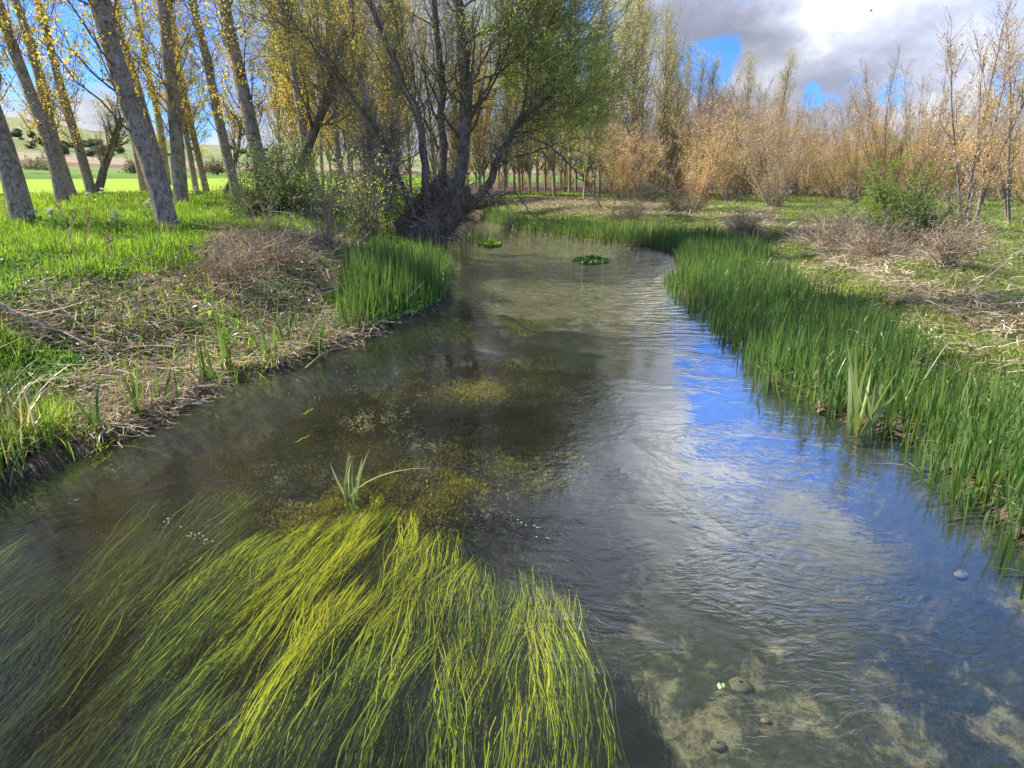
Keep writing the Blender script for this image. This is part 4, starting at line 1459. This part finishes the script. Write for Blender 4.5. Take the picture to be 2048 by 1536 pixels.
def cress(px, py, w, h, label, mat, n=900, size=0.06):
    base = atz(px, py, 0)
    t = np.linalg.norm(base - np.array([0, 0, HC]))
    a = w * t / FPX / 2
    th, rr2 = rng.uniform(0, 2 * np.pi, n), rng.random(n) ** 0.5
    p = np.stack([np.cos(th) * rr2 * a, np.sin(th) * rr2 * a * 1.2, np.zeros(n)], 1)
    lump = fbm(p[:, 0] * 5 + 9, p[:, 1] * 5 + 9, 8)
    p[:, 2] = h * (1 - rr2 ** 2) * lump * 1.6 * rng.uniform(0.5, 1, n)
    root = empty('floating_plant', base, label, 'water plant')
    g1, g2_ = Geo(), Geo()
    leafquads(g1, p + base, size, 0.85, -0.3)
    g1.build('leaves', M[mat], root, base)
    m = 80
    q = p[:m].copy()
    st = np.stack([q * np.array([0.3, 0.3, 0]) + np.array([0, 0, -0.12]), q * 0.7, q], 1)
    tubes(g2_, st + base, np.full((m, 3), 0.005), 3)
    g2_.build('stems', M['herb'], root, base)


cress(980, 491, 46, 0.17, 'bright green cress cushion floating in the stream', 'cress', 900, 0.09)
cress(1182, 523, 68, 0.12, 'dark green flat weed patch on the water in midstream', 'darkcress', 900, 0.07)

# emergent bright iris leaves in the weeds
b0 = atz(707, 1000, 0)
b = b0 + np.array([0, 0, -0.10]) + np.stack([rng.normal(size=9) * 0.03, rng.normal(size=9) * 0.02, np.zeros(9)], 1)
g = Geo()
blades(g, b, np.array([0.50, 0.50, 0.52, 0.44, 0.40, 0.50, 0.34, 0.46, 0.42]), np.full(9, 0.030), 0.30, 0.40, 9, 3.5, az=np.array([1.5, 1.0, 0.5, 0.3, 0.8, 0.45, 1.4, 0.6, 0.2]), twist=0.4)
tag(g.build('iris_clump', M['paleiris'], None, tuple(b0)), 'pale yellow green iris leaves poking out of the water weed', 'iris')


def floating_leaf(px, py, L, w, az_, label, mat='cress', name='floating_leaf'):
    c = atz(px, py, 0)
    c[2] = 0.006
    d = np.array([math.cos(az_), math.sin(az_), 0])
    s = np.linspace(-0.5, 0.5, 9)
    P = c + d * s[:, None] * L + np.array([-d[1], d[0], 0]) * (np.sin(s * 3) * L * 0.08)[:, None]
    P[:, 2] += 0.01 * np.cos(s * 6) ** 2
    g = Geo()
    ribbon(g, P[None], (w * np.sqrt(np.clip(1 - (2 * s) ** 2, 0.01, 1)))[None], np.array([[-d[1], d[0], 0.15]]))
    tag(g.build(name, M[mat], None, tuple(c)), label, 'leaf')


floating_leaf(616, 825, 0.22, 0.028, 1.1, 'bright green leaf blade floating at the edge of the brown weed')
floating_leaf(604, 880, 0.2, 0.012, 0.9, 'thin curved green blade floating over the brown weed')
floating_leaf(1440, 1375, 0.05, 0.03, 0.2, 'small round yellow leaf drifting over the sandy bed', 'cress')

# ------------------------------------------------------------------ underwater weed
def weedbed():
    g = Geo()
    tips = [(-100, 1130), (0, 1075), (60, 1050), (130, 1130), (230, 1120), (330, 1040), (360, 965), (430, 960), (480, 945), (520, 1000), (600, 1050), (650, 1010), (700, 990),
            (760, 965), (805, 968), (840, 1000), (870, 1060), (920, 1035), (960, 1110), (1010, 1100), (1060, 1115), (1120, 1120), (1160, 1230), (1195, 1330), (1225, 1420)]
    TP = np.array(pxpoly(tips))
    xs = TP[:, 0]
    o_ = np.argsort(xs)
    tx, ty = xs[o_], TP[o_, 1]
    nT = 600
    x0 = rng.uniform(-4.6, 0.36, nT)
    ymax = np.interp(x0, tx, ty)
    yt = ymax - np.abs(rng.normal(size=nT)) * 1.15 - 0.02
    yt = np.where(rng.random(nT) < 0.18, ymax - rng.uniform(-0.12, 0.3, nT), yt)
    L = rng.uniform(1.0, 2.1, nT)
    yt = np.maximum(yt, 1.2)
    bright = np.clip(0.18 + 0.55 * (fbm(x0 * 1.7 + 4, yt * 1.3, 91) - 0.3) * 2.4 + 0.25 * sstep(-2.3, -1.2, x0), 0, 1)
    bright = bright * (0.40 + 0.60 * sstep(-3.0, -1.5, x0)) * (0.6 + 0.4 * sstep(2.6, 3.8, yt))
    for k in range(nT):
        deep = k % 3 != 0
        n = 44 if deep else 34
        K = 18
        s = np.linspace(0, 1, K)
        ang = np.interp(x0[k], [-4, -2.5, -1.0, 0.3], [0.16, 0.12, 0.22, 0.02]) + rng.normal() * 0.05
        dx, dy = math.sin(ang), math.cos(ang)
        c = np.stack([x0[k] - dx * L[k] * (1 - s), yt[k] - dy * L[k] * (1 - s)], 1)
        curl = rng.normal() * 0.05
        c[:, 0] += curl * np.sin(s * np.pi * 1.3) + 0.03 * np.sin(s * 6 + rng.uniform(0, 6))
        wb_ = rng.uniform(0.05, 0.11)
        wprof = wb_ * (0.25 + 0.95 * np.sin(np.clip(s * 1.08, 0, 1) * np.pi * 0.62))
        off = rng.normal(size=n) * 0.55
        ls = 1 - np.abs(rng.normal(size=n)) * 0.09
        S_ = s[None, :] * ls[:, None]
        cx = np.interp(S_, s, c[:, 0])
        cy = np.interp(S_, s, c[:, 1])
        px_ = cx + off[:, None] * wprof[None, :] + (rng.normal(size=n) * 0.012)[:, None] * np.sin(S_ * 7 + rng.uniform(0, 6, n)[:, None])
        zc = rng.uniform(-0.24, -0.10) if deep else rng.uniform(-0.08, -0.02)
        pz = -0.34 * (1 - S_) ** 1.6 + zc * (0.3 + 0.7 * S_) + rng.normal(size=n)[:, None] * 0.02 - 0.015
        pz = np.minimum(pz, -0.012)
        px_ = px_ + rng.normal(size=px_.shape) * 0.004 + 0.012 * np.sin(cy * 14 + rng.uniform(0, 6, n)[:, None])
        P = np.stack([px_, cy, pz], -1)
        wv = 0.0042 * rng.uniform(0.6, 1.3, n)[:, None] * (1 + 0.22 * rng.normal(size=(n, K)))
        wv = np.clip(wv, 0.002, 0.014) * np.clip((1 - S_) * 6, 0.25, 1)
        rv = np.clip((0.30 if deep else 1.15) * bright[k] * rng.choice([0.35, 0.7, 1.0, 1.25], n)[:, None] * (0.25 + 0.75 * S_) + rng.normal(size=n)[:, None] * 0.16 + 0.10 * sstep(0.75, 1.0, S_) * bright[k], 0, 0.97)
        sv_ = np.tile(np.array([[dy, -dx, 0.0]]), (n, 1)) + rng.normal(size=(n, 3)) * 0.25
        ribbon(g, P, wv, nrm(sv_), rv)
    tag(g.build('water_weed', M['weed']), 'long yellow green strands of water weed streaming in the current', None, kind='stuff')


weedbed()


def hornwort():
    poly = pxpoly([(180, 1010), (330, 930), (520, 890), (560, 860), (640, 800), (740, 790), (775, 765), (830, 738), (960, 722), (1100, 728), (1190, 745), (1215, 800), (1200, 900), (1180, 1000), (1130, 1080), (1130, 1160), (900, 1120), (600, 1060), (350, 1040)], -0.15)
    cs = scatter(poly, 22)
    # lumps: cauliflower-like tufts
    g = Geo()
    sd_ = polydist(cs[:, 0], cs[:, 1], poly)
    for k in range(len(cs)):
        n = 330
        r0 = rng.uniform(0.13, 0.27)
        d = nrm(rng.normal(size=(n, 3)))
        d[:, 2] = np.abs(d[:, 2])
        top = -0.015 - 0.20 * (1 - sstep(0, 0.5, sd_[k])) * rng.random() - rng.uniform(0, 0.07)
        p = d * np.array([r0, r0 * 1.25, 0.17]) * (0.75 + 0.3 * rng.random(n))[:, None]
        p = p + np.array([cs[k, 0], cs[k, 1], top - 0.19])
        br = fbm(np.array([cs[k, 0] * 0.9 + 3]), np.array([cs[k, 1] * 0.9]), 123)[0]
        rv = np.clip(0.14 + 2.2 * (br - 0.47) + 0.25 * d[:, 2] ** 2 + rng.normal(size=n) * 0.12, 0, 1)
        p[:, 2] = np.minimum(p[:, 2], -0.02)
        leafquads(g, p, 0.035, 0.5, 0.0, rv, dirv=d)
    tag(g.build('submerged_weed', M['hornwort']), 'dark brown olive bushy weed mound under the surface', None, kind='stuff')


hornwort()

# white flecks laid on the surface as painted sun glints
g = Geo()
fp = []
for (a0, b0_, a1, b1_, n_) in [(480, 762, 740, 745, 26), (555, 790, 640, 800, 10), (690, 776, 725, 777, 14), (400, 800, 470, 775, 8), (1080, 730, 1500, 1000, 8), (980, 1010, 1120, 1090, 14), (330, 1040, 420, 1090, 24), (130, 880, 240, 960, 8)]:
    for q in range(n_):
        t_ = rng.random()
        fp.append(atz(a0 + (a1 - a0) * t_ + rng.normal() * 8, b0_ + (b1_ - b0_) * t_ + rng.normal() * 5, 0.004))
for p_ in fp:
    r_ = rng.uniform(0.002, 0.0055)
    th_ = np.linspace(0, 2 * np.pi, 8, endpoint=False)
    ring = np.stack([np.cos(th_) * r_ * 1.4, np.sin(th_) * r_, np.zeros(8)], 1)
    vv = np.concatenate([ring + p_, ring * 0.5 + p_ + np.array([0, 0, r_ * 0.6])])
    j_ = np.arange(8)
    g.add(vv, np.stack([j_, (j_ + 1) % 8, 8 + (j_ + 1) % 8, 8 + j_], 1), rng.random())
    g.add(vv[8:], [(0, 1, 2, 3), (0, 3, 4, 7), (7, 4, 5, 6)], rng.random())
tag(g.build('glint_flecks', M['white'], smooth=True), 'small white flecks standing in for sun glints on the stream', None, kind='stuff')

# greenish trailing weed under the left reed stand and in midstream
def smallweed(name, label, pts, dirx, n=60, L=0.9, lo=0.1, hi=0.6):
    g = Geo()
    for (px, py) in pts:
        c0 = atz(px, py, -0.15)
        m, K = n, 9
        s = np.linspace(0, 1, K)
        P = np.zeros((m, K, 3))
        off = rng.normal(size=(m, 1))
        P[:, :, 0] = c0[0] + off * 0.12 * (0.4 + s) + dirx * s * L + 0.03 * np.sin(s * 5 + rng.uniform(0, 6, (m, 1)))
        P[:, :, 1] = c0[1] - s * L * rng.uniform(0.6, 1.1, (m, 1))
        P[:, :, 2] = -0.10 + rng.normal(size=(m, 1)) * 0.04
        P[:, :, 2] = np.minimum(P[:, :, 2], -0.02)
        ribbon(g, P, np.full((m, K), 0.010), nrm(rng.normal(size=(m, 3)) * np.array([1, 0.2, 0.3])), rng.uniform(lo, hi, m))
    tag(g.build(name, M['weed']), label, None, kind='stuff')


smallweed('trailing_weed', 'dull green weed trailing below the left reeds', [(700 + 22 * k, 660 - 6 * k + (k % 3) * 14) for k in range(14)] + [(880, 640), (920, 655), (900, 665), (850, 655)], 0.25, 70, 1.0, 0.0, 0.4)
smallweed('midstream_weed', 'yellowish weed patch glowing in midstream', [(990, 640), (1010, 645), (1040, 640), (1025, 655), (1060, 650)], 0.3, 22, 0.7, 0.3, 0.6)
smallweed('edge_weed', 'yellow weed trailing from the left waterline', [(270, 890), (230, 920), (420, 820), (520, 760)], -0.2, 26, 0.4, 0.3, 0.7)

# stones on the bed
for k in range(4):
    c = atz(rng.uniform(1180, 1950), rng.uniform(1180, 1530), -0.45)
    if not inpoly(np.array([c[0]]), np.array([c[1]]), RIVER)[0]:
        continue
    c[2] = float(ground_h([c[0]], [c[1]])[0])
    s = rng.uniform(0.03, 0.075)
    th = np.linspace(0, 2 * np.pi, 12, endpoint=False)
    ph = np.linspace(-1.4, 1.4, 7)
    T_, P_ = np.meshgrid(th, ph)
    v = np.stack([np.cos(T_) * np.cos(P_), np.sin(T_) * np.cos(P_), np.sin(P_)], -1).reshape(-1, 3)
    v = v * (1 + 0.25 * (rng.random(84)[:, None] - 0.5)) * np.array([s, s * rng.uniform(0.6, 1), s * 0.45])
    g = Geo()
    q = np.arange(6)[:, None] * 12
    j = np.arange(12)[None, :]
    g.add(v + c, np.stack([q + j, q + (j + 1) % 12, q + 12 + (j + 1) % 12, q + 12 + j], -1).reshape(-1, 4), 0.5)
    o = g.build('river_stone', M.setdefault('stone%d' % (k % 3), simple_mat('stone', lambda n, Q, kk=k % 3: n.ramp(n.noise(Q, 30, 4), [(0.3, ((0.10, 0.09, 0.06), (0.20, 0.15, 0.08), (0.13, 0.12, 0.08))[kk]), (0.7, ((0.2, 0.17, 0.11), (0.36, 0.27, 0.15), (0.26, 0.23, 0.16))[kk])]))), None, tuple(c), smooth=True)
    tag(o, 'rounded stone lying on the stream bed under clear water', 'stone', 'stones on the stream bed')

# ------------------------------------------------------------------ fallen branches, stalks, flowers
def stick(pts, zs, r0, label, subs=4, name='fallen_branch'):
    P = []
    for (a, b), dz in zip(pts, zs):
        h, _ = hit(a, b)
        P.append(h + np.array([0, 0, dz]))
    Q = resample(np.array(P), 20)
    g = Geo()
    R = np.linspace(r0, r0 * 0.35, 20)
    trunk_tube(g, Q, R, 8, 0.15, 3)
    root = empty(name, Q[0], label, 'branch')
    g.build('stem', M['browntwigbark'], root, Q[0], smooth=True)
    g = Geo()
    B, RB = spawn(Q[None], R[None], subs, 0.1, 0.95, 0.7, 35, 6, 0.0, 0.1, 0.5, 0.003, 0.4, rmin=0.004)
    tubes(g, B, RB, 4)
    g.build('side_twigs', M['browntwig'], root, Q[0])


M['browntwigbark'] = barkmat('dry_branch_bark', (0.42, 0.32, 0.23), (0.72, 0.60, 0.46))
stick([(-40, 635), (60, 678), (130, 690), (210, 706), (300, 708), (390, 706), (500, 698)], [0.35, 0.2, 0.14, 0.1, 0.08, 0.08, 0.06], 0.032, 'long pale dead branch lying across the left bank thatch', 9)
stick([(-20, 700), (60, 690), (110, 680)], [0.12, 0.12, 0.15], 0.02, 'short dead branch crossing under the long pale one at the left', 3)
stick([(-10, 712), (100, 720), (200, 712), (260, 780)], [0.1, 0.08, 0.06, 0.04], 0.012, 'thin curved stick below the long pale branch', 4)
stick([(200, 620), (260, 640), (350, 660), (470, 680)], [0.1, 0.1, 0.08, 0.05], 0.012, 'thin dead stalk above the long pale branch', 4)
stick([(120, 640), (200, 700), (280, 760)], [0.2, 0.1, 0.05], 0.010, 'thin stalk slanting down toward the left waterline', 3)
stick([(240, 560), (300, 540), (380, 548)], [0.2, 0.25, 0.1], 0.009, 'thin stalk arching at the top of the left slope', 3)
stick([(560, 730), (620, 708), (690, 690), (710, 682)], [0.05, 0.06, 0.05, 0.02], 0.014, 'dead stalk lying along the waterline before the reed stand', 5)
stick([(610, 742), (650, 712), (705, 698)], [0.02, 0.06, 0.04], 0.010, 'forked twig dipping into the water before the reed stand', 3)
stick([(190, 885), (225, 868), (245, 862)], [0.02, 0.03, 0.02], 0.012, 'rusty twig resting at the lower left waterline', 2)
stick([(1700, 505), (1790, 500), (1860, 502)], [0.1, 0.14, 0.06], 0.02, 'fallen pale branch beneath the dark green bush', 5)
stick([(1930, 600), (2000, 560), (2060, 520)], [0.1, 0.25, 0.4], 0.012, 'thin dry stalk slanting over the right meadow', 3)


def umbel(px, py, h, label):
    base, tt = hit(px, py)
    root = empty('cow_parsley', base, label, 'wild flower')
    g1, g2_, g3 = Geo(), Geo(), Geo()
    st = np.zeros((1, 5, 3))
    st[0] = base + np.array([[0, 0, h * q / 4] for q in range(5)]) + rng.normal(size=(5, 3)) * 0.01
    tubes(g1, st, np.full((1, 5), 0.006), 4)
    B, RB = spawn(st, np.full((1, 5), 0.006), 9, 0.55, 1.0, h * 0.45, 45, 5, 0.2, 0.1, 0.7, 0.003, 0.4)
    tubes(g1, B, RB, 3)
    g1.build('stem', M['herb'], root, base)
    c = np.repeat(B[:, -1], 60, 0)
    rr2 = rng.random(len(c)) ** 0.5 * 0.05
    th = rng.uniform(0, 6.283, len(c))
    c = c + np.stack([np.cos(th) * rr2, np.sin(th) * rr2, 0.02 - rr2 * 0.2], 1)
    leafquads(g2_, c, 0.022, 0.9, 0)
    g2_.build('flower_heads', M['white'], root, base)
    lf = base + np.stack([rng.normal(size=120) * 0.14, rng.normal(size=120) * 0.14, rng.uniform(0.02, 0.22, 120)], 1)
    leafquads(g3, lf, 0.08, 0.5, -0.2)
    g3.build('leaves', M['herb'], root, base)


for (a, b, h, l) in [(112, 462, 0.40, 'white cow parsley at the foot of the thickest leaning trunk'), (30, 425, 0.4, 'pale flower umbels left of the thickest leaning trunk'),
                     (180, 415, 0.45, 'white umbels in shade below the slim grey poplar'), (210, 412, 0.5, 'taller cow parsley under the dark pollarded tree'),
                     (238, 470, 0.35, 'small white flower heads in bright grass before the scarred trunk'), (70, 455, 0.35, 'small pale umbels just right of the thickest trunk'),
                     (300, 440, 0.4, 'leafy cow parsley close to the scarred poplar'), (640, 455, 0.4, 'pale umbels between shrub and willow'),
                     (395, 395, 0.4, 'distant white umbels under the thin poplars')]:
    umbel(a, b, h, l)


def teasel(px, py, h, label, lean=0.1):
    base, tt = hit(px, py)
    root = empty('teasel', base, label, 'teasel')
    g1, g2_ = Geo(), Geo()
    st = base + np.array([[lean * (q / 5) ** 2, 0, h * q / 5] for q in range(6)])
    st = st[None]
    tubes(g1, st, np.linspace(0.007, 0.005, 6)[None], 5)
    B, RB = spawn(st, np.full((1, 6), 0.006), 3, 0.5, 0.8, h * 0.4, 35, 5, 0.2, 0.05, 0.8, 0.004, 0.3)
    tubes(g1, B, RB, 4)
    g1.build('stalk', M['browntwig'], root, base)
    for tip in [st[0, -1], B[0, -1]]:
        hd = Geo()
        d = nrm(rng.normal(size=(260, 3)))
        leafquads(hd, tip + d * np.array([0.022, 0.022, 0.042]) + np.array([0, 0, 0.03]), 0.02, 0.3, 0, dirv=d * 2)
        hd.build('seed_head', M['browntwig'], root, base)


teasel(160, 555, 0.95, 'tall dry brown teasel with dark seed heads in the left grass', -0.1)
teasel(175, 545, 0.75, 'second dry teasel close to the tall one, leaning right', 0.15)
teasel(222, 548, 0.45, 'short teasel with one round seed head in bright grass', 0.03)


def stalks(px, py, n, h, label, spread=0.4):
    base, tt = hit(px, py)
    g = Geo()
    b = base + np.stack([rng.normal(size=n) * spread, rng.normal(size=n) * spread, np.zeros(n)], 1)
    b[:, 2] = ground_h(b[:, 0], b[:, 1])
    P = np.zeros((n, 7, 3))
    ln = rng.normal(size=(n, 2)) * 0.25
    for q in range(7):
        s = q / 6
        P[:, q] = b + np.stack([ln[:, 0] * s ** 1.5 * h, ln[:, 1] * s ** 1.5 * h, np.full(n, s * h)], 1) * rng.uniform(0.98, 1.02, (n, 1))
    sc_ = rng.uniform(0.5, 1.1, n)[:, None, None]
    P = b[:, None, :] + (P - b[:, None, :]) * sc_
    tubes(g, P, np.tile(np.linspace(0.005, 0.002, 7), (n, 1)), 3)
    B, RB = spawn(P, np.full((n, 7), 0.004), 3, 0.5, 1.0, h * 0.2, 35, 4, 0.1, 0.1, 0.8, 0.002, 0.3, rmin=0.002)
    tubes(g, B, RB, 3)
    tag(g.build('dry_stalk_clump', M['browntwig'], None, tuple(base)), label, 'dry stalks')


stalks(130, 590, 10, 0.8, 'bare dry weed stalks at the left top of the slope')
stalks(400, 560, 14, 0.8, 'thin dry stalks standing over the top of the left slope')
stalks(600, 560, 16, 1.0, 'tall pale dry stalks behind the reed stand')
stalks(690, 570, 14, 0.9, 'dry stalks between bramble and willow foot')
stalks(1840, 520, 8, 0.9, 'bleached forked stalks before the dark green bush')
stalks(1600, 470, 14, 0.8, 'brown dry stalks at the left of the bleached heap')
stalks(1960, 560, 10, 0.7, 'sparse dry stalks on the far right meadow')

stalks(250, 640, 9, 0.6, 'thin dry stalks sticking up from the middle of the left thatch')
stalks(330, 700, 9, 0.5, 'short dry stalks just above the left waterline')
stalks(480, 640, 12, 0.7, 'upright dry stalks in the thatch above the iris sprouts')
stalks(560, 660, 12, 0.7, 'dry stalks leaning beside the green reed stand')
stalks(60, 640, 8, 0.6, 'few dry stalks beside the long pale branch at the left')
# bird high in the sky
bc = atd(1742, 22, 60)
bb = bpy.data.materials.new('bird')
g = Geo()
th = np.linspace(0, 2 * np.pi, 8, endpoint=False)
xs = np.linspace(-0.16, 0.16, 7)
body = np.stack([np.repeat(xs, 8), np.tile(np.cos(th), 7) * np.repeat(0.035 * np.sqrt(np.clip(1 - (xs / 0.17) ** 2, 0.02, 1)), 8), np.tile(np.sin(th), 7) * np.repeat(0.035 * np.sqrt(np.clip(1 - (xs / 0.17) ** 2, 0.02, 1)), 8)], 1)
q = np.arange(6)[:, None] * 8
j = np.arange(8)[None, :]
g.add(body + bc, np.stack([q + j, q + (j + 1) % 8, q + 8 + (j + 1) % 8, q + 8 + j], -1).reshape(-1, 4))
bo = g.build('bird', M['darkbark'], None, tuple(bc), smooth=True)
tag(bo, 'tiny dark bird flying in front of the grey cloud', 'bird')
for sgn in (-1, 1):
    g = Geo()
    wv_ = np.array([(0.06, 0, 0.01), (-0.06, 0, 0.01), (-0.09, 0.16 * sgn, 0.07), (0.03, 0.16 * sgn, 0.07), (-0.13, 0.34 * sgn, 0.03), (-0.08, 0.34 * sgn, 0.03)])
    g.add(np.concatenate([wv_, wv_ + np.array([0, 0, 0.012])]) + bc, [(0, 1, 2, 3), (3, 2, 4, 5), (6, 9, 8, 7), (9, 11, 10, 8), (0, 3, 9, 6), (1, 7, 8, 2), (3, 5, 11, 9), (2, 8, 10, 4), (4, 10, 11, 5)])
    g.build('wing', M['darkbark'], bo, bc)

print('objects', len(bpy.data.objects), 'faces', sum(len(m.polygons) for m in bpy.data.meshes))
